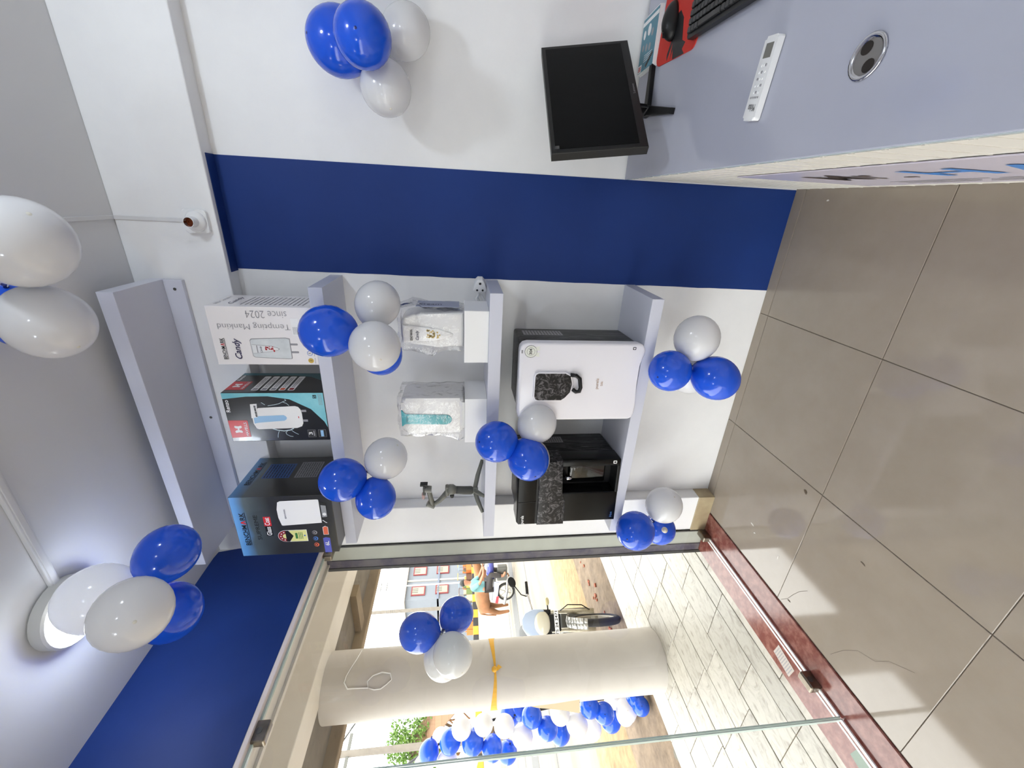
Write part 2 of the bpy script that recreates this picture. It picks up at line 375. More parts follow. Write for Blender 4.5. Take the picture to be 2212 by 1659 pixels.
shelf(-1.548, -.330, 1.578, .684, .735, 'lowest white shelf carrying two water purifiers')
# ================================================================ cartons on the upper shelf
def brand(par, fr, x0, x1, y0, y1, lay=2, under=True, name='brand_lettering'):
    w = x1-x0
    text(par, name, 'BENCHM', fr, x0, x0+.62*w, y0, y1, INK, lay, bold=.012)
    a0, a1 = x0+.645*w, x0+.755*w; t = .03*w
    decal(par, 'red_letter', fr, [(a0, y0), (a0+t, y0), ((a0+a1)/2, y1-t*1.6), (a1-t, y0), (a1, y0), ((a0+a1)/2+t*.5, y1), ((a0+a1)/2-t*.5, y1)], INKR, lay)
    text(par, name, 'RK', fr, x0+.775*w, x1, y0, y1, INK, lay, bold=.012)
    if under: decal(par, 'underline', fr, rect(x0, x1, y0-.22*(y1-y0), y0-.12*(y1-y0)), INK, lay)
def carton(name, loc, w, dp, h, m, lab, rz=0):
    e = empty(name, loc, rz, lab, 'carton'); B().box(0, w, 0, dp, 0, h, .002, 2).ob('box_body', m, e)
    return e, Fr((0,0,0)), Fr((w,0,0), (0,1,0), (0,0,1))
# white Candy carton
e, f, s = carton('heater_carton', (-.633, 1.607, 2.068), .231, .19, .373, CARDW, 'white heater carton printed Candy on the upper shelf')
text(e, 'slogan', 'Tempting Mankind', f, .143, .172, .085, .343, INKG, rot=90, bold=-.012); text(e, 'slogan', 'since 2024', f, .188, .216, .09, .236, INKG, rot=90, bold=-.012)
brand(e, f, .022, .108, .333, .347)
text(e, 'product_name', 'Candy', f, .024, .108, .272, .304, INKN, shear=.35, bold=.015)
SILV = mat('printed_silver', rgb(196, 202, 204), .35, noise=(14, rgb(222, 226, 228), .3, .7))
decal(e, 'printed_heater', f, [(.03,.095),(.109,.094),(.112,.11),(.107,.235),(.10,.241),(.036,.24),(.03,.232),(.024,.11),(.025,.097)], INKG, 1)
decal(e, 'printed_heater', f, [(.032,.098),(.106,.097),(.1095,.111),(.1045,.233),(.098,.239),(.038,.238),(.032,.231),(.0265,.111),(.027,.099)], SILV, 2)
decal(e, 'printed_panel', f, [(.055,.165),(.062,.142),(.066,.137),(.070,.142),(.078,.165),(.084,.236),(.047,.236)], INKG, 3)
decal(e, 'printed_panel', f, [(.0562,.165),(.0625,.144),(.066,.139),(.0695,.144),(.0768,.165),(.0828,.2355),(.0482,.2355)], mat('printed_pale', rgb(226,228,230), .4), 4)
text(e, 'printed_name', 'Candy', f, .052, .078, .2, .209, INKN, 5, shear=.3); decal(e, 'printed_bar', f, rect(.051, .08, .217, .2205), INKG, 5)
R = random.Random(2); bb = B()
for k in range(26): bb.prism(disc(.066+R.uniform(-.01,.01), .172+R.uniform(-.016,.016), .0022, n=6), f.o+f.n*.003, f.x, f.y, .0003)
bb.ob('printed_dots', INKR, e)
for xx in (.053, .085): decal(e, 'printed_pipe', f, rrect(xx-.004, xx+.004, .068, .096, .003, 3), INKG, 1)
for xx, mm, tx in ((.049, INKB, '5'), (.018, GOLD, '2')):
    decal(e, 'warranty_badge', f, disc(xx, .028, .0105), mm, 1); decal(e, 'warranty_badge', f, disc(xx, .028, .0085), mm if tx == '2' else CARDW, 2); text(e, 'badge_number', tx, f, xx-.003, xx+.003, .0235, .0325, INK, 3)
    decal(e, 'badge_line', f, rect(xx-.012, xx+.012, .011, .0125), INKG, 1)
decal(e, 'white_label', f, rect(.122, .19, .052, .08), INKW, 2); lines(e, 'label_print', f, .126, .155, .055, .077, 5, INKG, 3, .35)
text(e, 'side_brand', 'BENCHMARK', s, .03, .16, .345, .357, INKG); text(e, 'side_name', 'Candy', s, .04, .15, .29, .315, INKN, shear=.3); lines(e, 'side_print', s, .03, .16, .03, .27, 14, INKG, 2, .2)
# black Renzo carton
e, f, s = carton('heater_carton', (-.981, 1.604, 2.068), .227, .205, .393, CARDK, 'black heater carton with red logo square and teal swoosh')
arc = [(.199,.392),(.210,.3),(.211,.218),(.197,.136),(.151,.058),(.091,.012),(.064,.002)]
decal(e, 'teal_swoosh', f, arc[::-1]+[(.2255,.392),(.2255,.002)][::-1] if False else [(.064,.002),(.2255,.002),(.2255,.392)]+arc[:-1], TEAL, 1)
decal(e, 'red_square', f, [(.022,.316),(.101,.316),(.101,.391),(.018,.391)], INKR, 2)
LOGO = [(-.5,-.42),(-.3,-.5),(-.12,-.3),(-.12,-.1),(.12,-.1),(.12,-.3),(.3,-.5),(.5,-.42),(.42,0),(.5,.42),(.3,.5),(.12,.3),(.12,.1),(-.12,.1),(-.12,.3),(-.3,.5),(-.5,.42),(-.42,0)]
decal(e, 'logo', f, [(.059+.034*a, .358+.030*b) for a, b in LOGO], INKW, 3)
text(e, 'brand_lettering', 'HAVELLS', f, .026, .092, .3215, .333, INKW, 3, bold=.02)
text(e, 'product_name', 'Renzo', f, .140, .195, .371, .387, INKW, 2, bold=.02)
decal(e, 'printed_heater', f, [(.07,.105),(.085,.098),(.13,.097),(.15,.1),(.162,.108),(.166,.12),(.158,.262),(.15,.28),(.113,.294),(.085,.294),(.062,.286),(.058,.278),(.062,.125)], INKW, 2)
decal(e, 'printed_strip', f, [(.098,.17),(.104,.162),(.111,.159),(.118,.162),(.124,.17),(.12,.27),(.122,.288),(.086,.29),(.09,.27)], SKYB, 3)
decal(e, 'barcode_sticker', f, [(.111,.297),(.116,.272),(.178,.265),(.176,.291)], INKW, 4); lines(e, 'barcode', f, .118, .17, .272, .279, 2, INK, 5, .8)
decal(e, 'printed_led', f, rect(.109, .118, .1105, .1135), INKR, 3)
for xx in (.097, .143): decal(e, 'printed_pipe', f, rect(xx-.005, xx+.005, .078, .098), INKG, 2)
SPL = mat('printed_water', rgb(206, 226, 232), .3)
def swirl(pts, r_=.0018, mm=SPL):
    b = B(); 
    for (a, c), (a2, c2) in zip(pts, pts[1:]):
        dx, dy = a2-a, c2-c; L_ = math.hypot(dx, dy) or 1; nx, ny = -dy/L_*r_/2, dx/L_*r_/2
        b.prism([(a+nx,c+ny),(a-nx,c-ny),(a2-nx,c2-ny),(a2+nx,c2+ny)], f.o+f.n*.0006, f.x, f.y, .0003)
    b.ob('printed_splash', mm, e)
swirl([(.168,.225),(.172,.2),(.177,.18),(.185,.165),(.192,.15),(.198,.155)]); swirl([(.185,.165),(.178,.15),(.168,.142)]); swirl([(.172,.235),(.178,.242),(.183,.248)])
swirl([(.060,.225),(.052,.205),(.048,.18),(.052,.155),(.060,.14)], .004); swirl([(.048,.2),(.038,.205),(.028,.208),(.016,.21)]); swirl([(.05,.165),(.04,.175),(.03,.172),(.022,.16),(.02,.148)]); swirl([(.05,.15),(.04,.14),(.03,.125)])
for y0, y1, mm in ((.055,.086,INK), (.012,.043,SKYB)):
    decal(e, 'capacity_badge', f, rect(.016, .052, y0, y1), INKG, 1); decal(e, 'capacity_badge', f, rect(.017, .051, y0+.001, y1-.001), INK, 2)
text(e, 'capacity_number', '3', f, .028, .042, .067, .082, INKW, 3, bold=.02); decal(e, 'badge_bar', f, rect(.022, .047, .059, .0635), INKG, 3); decal(e, 'badge_panel', f, rect(.019, .049, .022, .034), SKYB, 3)
decal(e, 'quality_mark', f, rect(.201, .216, .03, .044), INK, 2); text(e, 'quality_mark', 'S', f, .204, .213, .032, .042, TEAL, 3); lines(e, 'small_print', f, .17, .22, .008, .024, 3, INKG, 2, .3)
decal(e, 'side_red_square', s, rect(.027, .112, .318, .391), INKR, 1); decal(e, 'side_logo', s, [(.07+.034*a, .36+.03*b) for a, b in LOGO], INKW, 2); text(e, 'side_brand', 'HAVELLS', s, .035, .104, .323, .334, INKW, 2, bold=.02)
text(e, 'side_name', 'Renzo', s, .12, .175, .372, .386, INKW, 2, bold=.02)
for k in range(5):
    y = .276-.0355*k; decal(e, 'feature_tab', s, rrect(.022, .168, y-.012, y+.014, .005, 3), INKW, 1); decal(e, 'feature_icon', s, rect(.026, .044, y-.008, y+.009), (INKG, INKG, INKG, ORANGE, DKRED)[k], 2); lines(e, 'feature_print', s, .05, .15, y-.006, y+.008, 2, INKG, 2, .4, k)
decal(e, 'side_swoosh', s, [(.115,.03),(.205,.0),(.205,.392),(.18,.392),(.18,.17),(.165,.1)], mat('ink_dull_teal', rgb(70,112,120), .4), 1)
# blue-black Supreme carton
BLF = bpy.data.materials.new('carton_blue_fade'); BLF.use_nodes = True; nt = BLF.node_tree; p = nt.nodes['Principled BSDF']; p.inputs['Roughness'].default_value = .28; p.inputs['Coat Weight'].default_value = .3
tc = nt.nodes.new('ShaderNodeTexCoord'); sx = nt.nodes.new('ShaderNodeSeparateXYZ'); nz = nt.nodes.new('ShaderNodeTexNoise'); nz.inputs['Scale'].default_value = 5
ma = nt.nodes.new('ShaderNodeMath'); ma.operation = 'MULTIPLY_ADD'; ma.inputs[1].default_value = .10
cr = nt.nodes.new('ShaderNodeValToRGB'); nt.links.new(tc.outputs['Object'], sx.inputs[0]); nt.links.new(tc.outputs['Object'], nz.inputs['Vector'])
nt.links.new(nz.outputs['Fac'], ma.inputs[0]); nt.links.new(sx.outputs['Z'], ma.inputs[2]); nt.links.new(ma.outputs[0], cr.inputs[0]); nt.links.new(cr.outputs[0], p.inputs['Base Color'])
el = cr.color_ramp.elements; el[0].position = .0; el[0].color = rgb(66, 66, 62); el[1].position = .49; el[1].color = rgb(120, 175, 225)
for po, c in ((.1, rgb(46,45,43)), (.3, rgb(50,50,48)), (.40, rgb(82,94,98)), (.445, rgb(92,146,200))): q = el.new(po); q.color = c
e, f, s = carton('heater_carton', (-1.528, 1.506, 2.068), .325, .305, .418, BLF, 'large black and blue heater carton printed SUPREME', .02)
brand(e, f, .064, .245, .372, .392); text(e, 'product_name', 'SUPREME', f, .093, .229, .32, .337, INK, 2, bold=-.005)
decal(e, 'word_panel', f, rect(.111, .167, .269, .298), INK, 1); text(e, 'word', 'Glass', f, .115, .163, .2735, .295, INKW, 2, bold=.02); decal(e, 'word_panel', f, rect(.167, .218, .268, .298), INKR, 1); text(e, 'word', 'Coat', f, .172, .214, .273, .295, INKW, 2, bold=.02)
decal(e, 'printed_heater', f, [(.174,.056),(.3,.056),(.3025,.062),(.299,.215),(.293,.226),(.255,.234),(.21,.234),(.168,.226),(.166,.22)], INKW, 1)
text(e, 'printed_brand', 'BENCHMARK', f, .205, .256, .2, .207, INKN, 2)
decal(e, 'printed_control', f, [(.2,.026),(.28,.026),(.29,.052),(.188,.052)], INK, 2); decal(e, 'printed_control', f, [(.208,.029),(.268,.029),(.272,.05),(.205,.05)], mat('printed_grey', rgb(150,152,156), .4), 3); decal(e, 'printed_knob', f, disc(.222, .039, .008), INKW, 4)
swirl([(.19,.052),(.178,.042),(.172,.034)], .003, INKW)
decal(e, 'energy_label', f, [(.073,.127),(.139,.127),(.139,.218)]+[(.106+.033*math.cos(a), .218+.034*math.sin(a)) for a in [math.pi*i/12 for i in range(1,12)]]+[(.073,.218)], INKW, 1)
decal(e, 'energy_label', f, rect(.075, .137, .129, .2), YELL, 2); decal(e, 'energy_arc', f, [(.137,.218)]+[(.106+.031*math.cos(a), .218+.032*math.sin(a)) for a in [math.pi*i/12 for i in range(1,12)]]+[(.075,.218)], DKRED, 2)
decal(e, 'energy_arc', f, [(.119,.218)]+[(.106+.013*math.cos(a), .218+.014*math.sin(a)) for a in [math.pi*i/8 for i in range(1,8)]]+[(.093,.218)], YELL, 3)
for k in range(5): a = math.pi*(k+.5)/5; decal(e, 'energy_star', f, disc(.106+.022*math.cos(a), .218+.022*math.sin(a), .0035, n=5), INKW, 3)
decal(e, 'energy_band', f, [(.075,.205),(.106,.186),(.137,.205),(.137,.218),(.075,.218)], INK, 3); decal(e, 'energy_band', f, rect(.09, .122, .168, .178), GREEN, 3); lines(e, 'energy_print', f, .088, .125, .145, .165, 3, GREEN, 3, .4); decal(e, 'energy_dot', f, disc(.106, .138, .004), INKB, 3)
for xx, mm in ((.12, INKG), (.085, INKB), (.049, ORANGE)): decal(e, 'feature_icon', f, disc(xx, .094, .011), mm, 1); decal(e, 'feature_icon', f, disc(xx, .096, .0075), INK, 2); decal(e, 'feature_icon', f, disc(xx, .096, .004), mm, 3)
decal(e, 'capacity_panel', f, [(.0,.032),(.085,.032),(.09,.05),(.085,.062),(.0,.062)], mat('ink_violet', rgb(84, 92, 190), .4), 1); text(e, 'capacity', '6L', f, .042, .068, .038, .056, INKW, 2, bold=.02)
decal(e, 'orange_tag', f, [(.105,.034),(.148,.034),(.155,.045),(.148,.057),(.105,.057)], INKW, 1); decal(e, 'orange_tag', f, [(.107,.036),(.147,.036),(.152,.045),(.147,.055),(.107,.055)], ORANGE, 2)
brand(e, s, .085, .265, .373, .393, name='side_brand'); decal(e, 'side_panel', s, rect(.133, .248, .222, .342), mat('ink_slate', rgb(60, 96, 160), .4), 1); lines(e, 'side_print', s, .137, .24, .226, .338, 9, INK, 2, .3); decal(e, 'side_label', s, rect(.134, .26, .1, .2), INKG, 1); lines(e, 'label_print', s, .138, .255, .104, .196, 9, GREYM, 2, .35, 4)
B().prism([(0,0),(.325,0),(.31,.16),(.012,.16)], (0, .001, .4185), (1,0,0), V((0, .997, .03)), .002).ob('top_flap', CARDK, e)
# ================================================================ white plinth boxes with wrapped heaters on the middle shelf
for loc, w_, dp, h, lab in (((-.62, 1.607, 1.392), .219, .18, .099, 'white plinth box under the wrapped Candy heater'), ((-1.009, 1.607, 1.392), .22, .20, .096, 'white plinth box under the wrapped teal-striped heater')):
    tag(B().box(0, w_, 0, dp, 0, h, .0012, 1).ob('plinth_box', WCARD, None, loc=loc), lab, 'box', 'plinth boxes')
h1 = empty('water_heater', (-.62, 1.607, 1.4915), 0, 'wrapped white water heater marked Candy with gold dots', 'water heater')
HW = mat('heater_shell', rgb(232, 232, 230), .22, coat=.3)
bb = B()
prof = [(.062,0),(.205,0),(.2,.1),(.195,.2),(.185,.235),(.165,.25),(.1,.25),(.08,.24),(.068,.2),(.06,.1)]
bb.prism(prof, (0,.02,.002), (1,0,0), (0,0,1), .13, .012, 3); bb.ob('shell', HW, h1, smooth='auto')
bb = B(); bb.prism([(.1,.075),(.109,.045),(.116,.04),(.123,.05),(.138,.1),(.158,.245),(.078,.245),(.088,.1)], (0,.0135,.002), (1,0,0), (0,0,1), .012, .006, 3); bb.ob('front_panel', HW, h1, smooth='auto')
f = Fr((0,.0130,0)); text(h1, 'product_name', 'Candy', f, .092, .132, .178, .194, INKN, 2, shear=.3, bold=.01); text(h1, 'brand_lettering', 'BENCHMARK', f, .09, .137, .205, .216, GREYM, 2, bold=.02)
bb = B(); R = random.Random(7)
for k in range(44):
    a, t = R.uniform(-.016,.016), R.uniform(-.031,.031)
    if abs(t) < .031-.5*abs(a): bb.prism(disc(.117+a+.1*t, .127+t, R.uniform(.0018,.0042), n=8), f.o+f.n*.0008, f.x, f.y, .0003)
bb.ob('gold_dots', GOLD, h1)
def bag(par, x0, x1, y0, y1, z0, z1, seed, tufts):
    R = random.Random(seed); bm = bmesh.new(); bmesh.ops.create_cube(bm, size=1); bmesh.ops.subdivide_edges(bm, edges=bm.edges, cuts=9, use_grid_fill=True)
    for v in bm.verts:
        p = v.co; q = V((x0+(p.x+.5)*(x1-x0), y0+(p.y+.5)*(y1-y0), z0+(p.z+.5)*(z1-z0)))
        nn = mnoise.noise_vector(q*28+V((seed, 0, 0)))*.009+mnoise.noise_vector(q*70)*.004
        for tx, tz, am in tufts:
            dd = math.hypot(q.x-tx, q.z-tz); 
            if dd < .05: nn += V(((tx-q.x)*.1+(am if q.x > (x0+x1)/2 else -am)*(1-dd/.05), 0, 0))
        if p.z < -.49: nn.z = 0
        v.co = q+nn
    b = B(); b.bm.free(); b.bm = bm; return b.ob('plastic_bag', BAG, par, smooth=True)
bag(h1, .05, .215, .008, .16, .0, .262, 3, ((.23,.2,.025), (.04,.14,.03)))
bb = B(); bb.box(.2245, .2262, .03, .13, .02, .19); bb.ob('printed_film', mat('film_print', rgb(150, 156, 178), .35), h1); text(h1, 'film_lettering', 'Steam', Fr((.2262, 0, 0), (0,1,0), (0,0,1)), .055, .085, .09, .18, INKN, 1, rot=-90)
h2 = empty('water_heater', (-1.009, 1.607, 1.4885), 0, 'wrapped white water heater with a teal front stripe', 'water heater')
bb = B(); bb.prism(rrect(.044, .215, .0, .275, .022), (0,.02,0), (1,0,0), (0,0,1), .15, .014, 3); bb.ob('shell', HW, h2, smooth='auto')
TEALP = mat('teal_plastic', rgb(60, 172, 182), .22, coat=.3)
bb = B(); bb.prism([(.086,.08),(.092,.066),(.102,.058),(.111,.056),(.12,.058),(.13,.066),(.135,.08),(.138,.255),(.145,.264),(.158,.27),(.158,.275),(.08,.275),(.08,.27),(.09,.264),(.093,.255)], (0,.0155,0), (1,0,0), (0,0,1), .02, .002, 2); bb.ob('teal_stripe', TEALP, h2, smooth='auto')
f = Fr((0,.0153,0)); text(h2, 'brand_lettering', 'HAVELLS', f, .1, .13, .248, .2545, INK, 2); text(h2, 'product_name', 'Renzo', f, .102, .124, .085, .09, INK, 2)
bag(h2, .034, .222, .008, .185, .0, .287, 8, ((.03,.02,.03),))
# loose plug socket behind the plinth box
pl = empty('extension_socket', (-.368, 1.835, 1.392), -.35, 'white three pin extension socket with coiled cable on middle shelf', 'extension socket')
bb = B(); bb.prism([(-.024,.004),(.024,.004),(.03,.016),(.02,.05),(.01,.062),(-.01,.062),(-.02,.05),(-.03,.016)], (0,-.02,0), (1,0,0), (0,0,1), .04, .005, 3); bb.ob('socket_body', WPL, pl, smooth='auto', rot=(0, math.pi/2, 0), loc=(-.0, 0, .03))
for a, c, q in ((.05,0,.0055), (.018,-.012,.0045), (.018,.012,.0045)): B().lathe([(0,0),(q,0),(q,.002),(q*.6,.0022),(0,.0005)], 14, Matrix.Translation((a, -.0215, .03+c)) @ MX).ob('pin_hole', INK, pl)
B().tube([(-.01,0,.03),(-.03,-.01,.045),(-.05,-.02,.04),(-.06,-.012,.02),(-.04,-.005,.008),(-.02,.0,.02),(-.035,.01,.04),(-.06,.012,.03),(-.08,.01,.008)], .0045, 8).ob('cable', WPL, pl, smooth=True)
# ================================================================ folding gimbal
gb = empty('phone_gimbal', (-1.352, 1.70, 1.392), 0, 'grey phone gimbal standing on its small tripod', 'gimbal')
for (x, y) in ((.13, .075), (-.09, -.06), (.04, -.095)): B().tube([(0,0,.045),(x*.5,y*.5,.028),(x,y,.005)], [.009,.008,.006], 8).ob('tripod_leg', GIMB, gb, smooth=True)
B().lathe([(0,.03),(.012,.03),(.015,.036),(.015,.05),(.012,.056),(0,.056)], 18).ob('tripod_hub', GIMB, gb, smooth='auto')
B().tube([(-.002,0,.054),(.0,0,.062),(.001,0,.1),(.006,0,.146)], [.0145,.018,.0175,.0165], 14).ob('grip', GIMD, gb, smooth=True)
B().tube([(.006,0,.142),(.009,-.002,.155),(.011,-.003,.168),(.006,-.003,.178)], [.017,.024,.024,.016], 14).ob('control_head', GIMB, gb, smooth=True)
B().lathe([(0,.022),(.007,.022),(.008,.015)], 12, Matrix.Translation((-.014, -.004, .158)) @ MX).ob('joystick', BLACK, gb)
B().box(-.022, .030, -.012, .012, .176, .189, .003).ob('pan_motor', GIMB, gb)
B().tube([(-.008,0,.184),(-.03,-.002,.2),(-.055,-.004,.222),(-.085,-.006,.262)], [.011,.0105,.0085,.008], 10).ob('pan_arm', GIMB, gb, smooth=True)
B().tube([(-.088,-.004,.25),(-.072,-.004,.282)], .0135, 12).ob('roll_motor', GIMB, gb, smooth='auto')
B().tube([(-.075,-.004,.258),(-.035,-.006,.266),(.005,-.008,.272),(.03,-.008,.274)], [.012,.009,.009,.0125], 10).ob('roll_arm', GIMB, gb, smooth=True)
B().tube([(.02,-.008,.262),(.022,-.008,.29)], .015, 12).ob('tilt_motor', GIMB, gb, smooth='auto')
bb = B(); bb.prism(rrect(-.018, .03, -.012, .012, .01), (.008,-.008,.298), (1,0,0), (0,1,0), .007, .001); bb.ob('phone_clamp', GIMD, gb)
B().box(.034, .052, -.02, .004, .292, .297).box(.050, .054, -.02, .004, .28, .312).ob('clamp_jaw', BLACK, gb)
B().box(-.03, -.008, -.018, .004, .297, .305, .002).ob('clamp_pad', mat('pink_pad', rgb(190, 160, 156), .6), gb)
for ch in gb.children:
    for v, nr in [(v, v.normal.copy()) for v in ch.data.vertices]: v.co += nr*.0032
# ================================================================ water purifiers on the lowest shelf
pw = empty('water_purifier', (-.862, 1.541, .735), .05, 'white wall purifier with black marble tank window', 'water purifier')
PWM = mat('purifier_white', rgb(232, 230, 236), .2, coat=.4)
B().box(.02, .333, .046, .315, .0, .522, .012, 3).ob('body', MARS, pw, smooth='auto')
poly = [(.03,.006),(.06,.004),(.1,.012),(.16,.026),(.2,.026),(.25,.016),(.3,-.002),(.318,-.004),(.333,.002),(.345,.014),(.348,.03),(.348,.50),(.343,.518),(.33,.529),(.31,.532),(.04,.532),(.018,.527),(.006,.515),(.0,.5),(.0,.03),(.008,.014)]
bb = B(); bb.prism(poly, (0,.0,0), (1,0,0), (0,0,1), .046, .01, 4); bb.ob('front_cover', PWM, pw, smooth='auto')
bb = B(); bb.prism([(.108,.328),(.135,.306),(.175,.3),(.212,.31),(.226,.335),(.226,.45),(.221,.463),(.208,.468),(.115,.468),(.101,.461),(.096,.448),(.096,.345)], (0,-.012,0), (1,0,0), (0,0,1), .014, .003); bb.ob('window_rim', PWM, pw, smooth='auto')
bb = B(); bb.prism([(.111,.331),(.137,.31),(.175,.304),(.21,.314),(.222,.336),(.222,.45),(.217,.46),(.207,.464),(.117,.464),(.104,.458),(.1,.447),(.1,.347)], (0,-.0125,0), (1,0,0), (0,0,1), .012, .002); bb.ob('marble_window', MARB, pw)
B().tube([(.215,-.01,.315),(.212,-.012,.29),(.2,-.014,.275),(.16,-.016,.268),(.143,-.016,.272),(.14,-.014,.286),(.15,-.012,.3)], .0085, 10).ob('tap_handle', BLACK, pw, smooth=True)
f = Fr((0,-.0008,0)); text(pw, 'brand_lettering', 'purela', f, .148, .196, .183, .2, mat('ink_bronze', rgb(170,140,112), .35), 3); text(pw, 'product_name', 'Silk', f, .162, .184, .168, .178, MATS['ink_bronze'], 3)
f = Fr((0,-.0002,0)); decal(pw, 'steel_badge', f, disc(.312, .487, .026), INK, 1); decal(pw, 'steel_badge', f, disc(.312, .487, .0245), mat('badge_pale', rgb(224,226,218), .35), 2); decal(pw, 'steel_badge', f, disc(.312, .487, .0165), INK, 3); decal(pw, 'steel_badge', f, disc(.312, .487, .0155), MATS['badge_pale'], 4); text(pw, 'steel_number', '304', f, .3, .324, .482, .494, INK, 5, bold=.02)
for q in (-1, 1): decal(pw, 'badge_ribbon', f, [(.312+q*.004,.463),(.312+q*.02,.468),(.312+q*.022,.448),(.312+q*.014,.455),(.312+q*.006,.447)], MATS['badge_pale'], 1)
decal(pw, 'quality_mark', f, rrect(.323, .335, .042, .056, .002, 2), INK, 1); decal(pw, 'quality_mark', f, rect(.326, .332, .045, .053), PWM, 2); decal(pw, 'grey_sticker', f, rect(.304, .318, .519, .526), INKG, 1)
s = Fr((.333,0,0), (0,1,0), (0,0,1)); decal(pw, 'rating_label', s, rect(.15, .29, .33, .46) if False else rect(.19, .27, .31, .49), INKG, 1); lines(pw, 'label_print', s, .195, .265, .315, .485, 12, GREYM, 2, .3)
pb = empty('water_purifier', (-1.445, 1.548, .735), .12, 'black countertop purifier with marble band and open tap bay', 'water purifier')
B().box(.0, .34, .10, .315, .0, .49, .012, 3).ob('body', MARS, pb, smooth='auto')
PBK = mat('purifier_black', rgb(14, 14, 14), .25, spec=.18)
bb = B(); bb.prism([(.0,.0),(.165,.0),(.165,.285),(.0,.285)], (0,0,0), (1,0,0), (0,0,1), .105, .008, 3); bb.ob('tank_front', PBK, pb, smooth='auto')
B().box(.306, .342, .0, .105, .0, .295, .006).ob('side_pillar', PBK, pb, smooth='auto')
B().box(.16, .31, .0, .105, -.0, .016, .004).ob('drip_tray', BLACK, pb)
B().box(.166, .306, .085, .10, .016, .29).ob('tap_bay', BLKM, pb)
bb = B(); bb.prism([(-.004,.40),(-.004,.267),(.12,.266),(.14,.275),(.165,.288),(.344,.29),(.344,.402)], (0,-.012,0), (1,0,0), (0,0,1), .117, .005, 3); bb.ob('marble_band', MARB, pb, smooth='auto')
bb = B(); bb.prism([(-.002,.408),(.342,.408),(.342,.494),(.33,.502),(.012,.502),(-.002,.492)], (0,-.006,0), (1,0,0), (0,0,1), .11, .006, 3); bb.ob('top_panel', PBK, pb, smooth='auto')
B().box(.122, .1235, -.0075, -.004, .41, .495).ob('panel_seam', BLKM, pb); B().box(0, .34, -.004, .1, .4, .41).ob('panel_gap', BLKM, pb)
B().tube([(.235,.085,.262),(.235,.03,.262),(.235,.02,.258),(.235,.018,.236)], [.012,.011,.011,.010], 12).ob('tap', CHROME, pb, smooth=True)
B().box(.185, .292, .06, .082, .05, .24, .01, 3).ob('clear_tank', CLRP, pb, smooth='auto')
f = Fr((0,-.007,0)); text(pb, 'brand_lettering', 'purela', f, .004, .05, .462, .482, INKW, 1, bold=.02)
f = Fr((0,-.0005,0)); text(pb, 'product_name', 'Hot', f, .02, .05, .018, .03, INKB, 1); decal(pb, 'quality_mark', f, rrect(.318, .334, .022, .04, .003, 3), INKW, 1); decal(pb, 'quality_mark', f, rect(.322, .33, .026, .036), INK, 2)
s = Fr((.34,0,0), (0,1,0), (0,0,1)); decal(pb, 'rating_label', s, rect(.2, .27, .24, .36), INKG, 1); lines(pb, 'label_print', s, .205, .265, .245, .355, 9, GREYM, 2, .3)
# ================================================================ reception desk
dk = empty('reception_desk', (.112, .1, 0), 0, 'white fluted reception desk with pale grey top', 'desk')
DT = mat('desk_top', rgb(182, 184, 198), .12, spec=.5, noise=(1.2, rgb(176, 178, 192), .4, .7))
DP = mat('fluted_pvc', rgb(222, 218, 210), .35)
B().box(0, .80, 0, 1.79, .798, .81, .002, 2).ob('desk_top', DT, dk)
B().box(-.0015, 0.0015, 0, 1.79, .799, .8085).ob('top_edge', mat('acrylic_edge', rgb(196, 206, 208), .15), dk)
B().box(.012, .03, .0, 1.79, .002, .798).ob('front_board', DP, dk)
B().box(.05, .8, 0, .018, .002, .798).box(.05, .8, 1.772, 1.79, .002, .798).ob('end_board', WCARD, dk)
me = B().box(.003, .013, .0012, .0638, .003, .797, .0012, 1).mesh('front_plank'); me.materials.append(DP)
mr_ = B().box(.0018, .006, -.0016, .0016, .003, .797).box(-.003, .006, -.003, .003, .7965, .8035).mesh('plank_rib'); mr_.materials.append(DP)
k = 0
while .065*k+.065 < 1.79:
    link('front_plank', me, dk, (0, .025+.065*k-.0, 0)); 
    link('plank_rib', mr_, dk, (0, .025+.065*k, 0)); k += 1
sg = tag(B().box(0, .003, 0, 1.0, 0, .49, .001, 1).ob('sign_panel', mat('sign_lilac', rgb(206, 200, 216), .25, coat=.3), None, loc=(.1108, .43, .105)), 'pale shop sign panel on the front of the desk', 'sign')
sf = Fr((0, 1.0, 0), (0,-1,0), (0,0,1)); BRN = mat('sign_brown', rgb(62, 48, 44), .35); SBL = mat('sign_blue', rgb(52, 124, 196), .35)
text(sg, 'sign_lettering', 'M', sf, .155, .255, .225, .385, BRN, 2, bold=.01); text(sg, 'sign_lettering', 'r', sf, .275, .325, .225, .34, BRN, 2, bold=.01); decal(sg, 'sign_dot', sf, rrect(.345, .375, .225, .245, .004, 3), BRN, 2); text(sg, 'sign_lettering', 'H', sf, .44, .565, .225, .375, SBL, 2, bold=.01); text(sg, 'sign_lettering', 'A', sf, .60, .74, .225, .375, SBL, 2, bold=.01)
lines(sg, 'sign_small_print', sf, .2, .95, .05, .14, 3, GREYM, 2, .14, 5)
gm = empty('cable_grommet', (.2565, .797, .8105), .2, 'chrome round cable grommet in the desk top', 'grommet')
B().lathe([(.026,.0),(.034,.0),(.035,.002),(.033,.004),(.028,.003),(.026,.001)], 28).ob('chrome_ring', CHROME, gm, smooth=True); B().lathe([(0,.0005),(.027,.0005)], 24).ob('grommet_lid', mat('grommet_grey', rgb(132,128,126), .3, .4), gm)
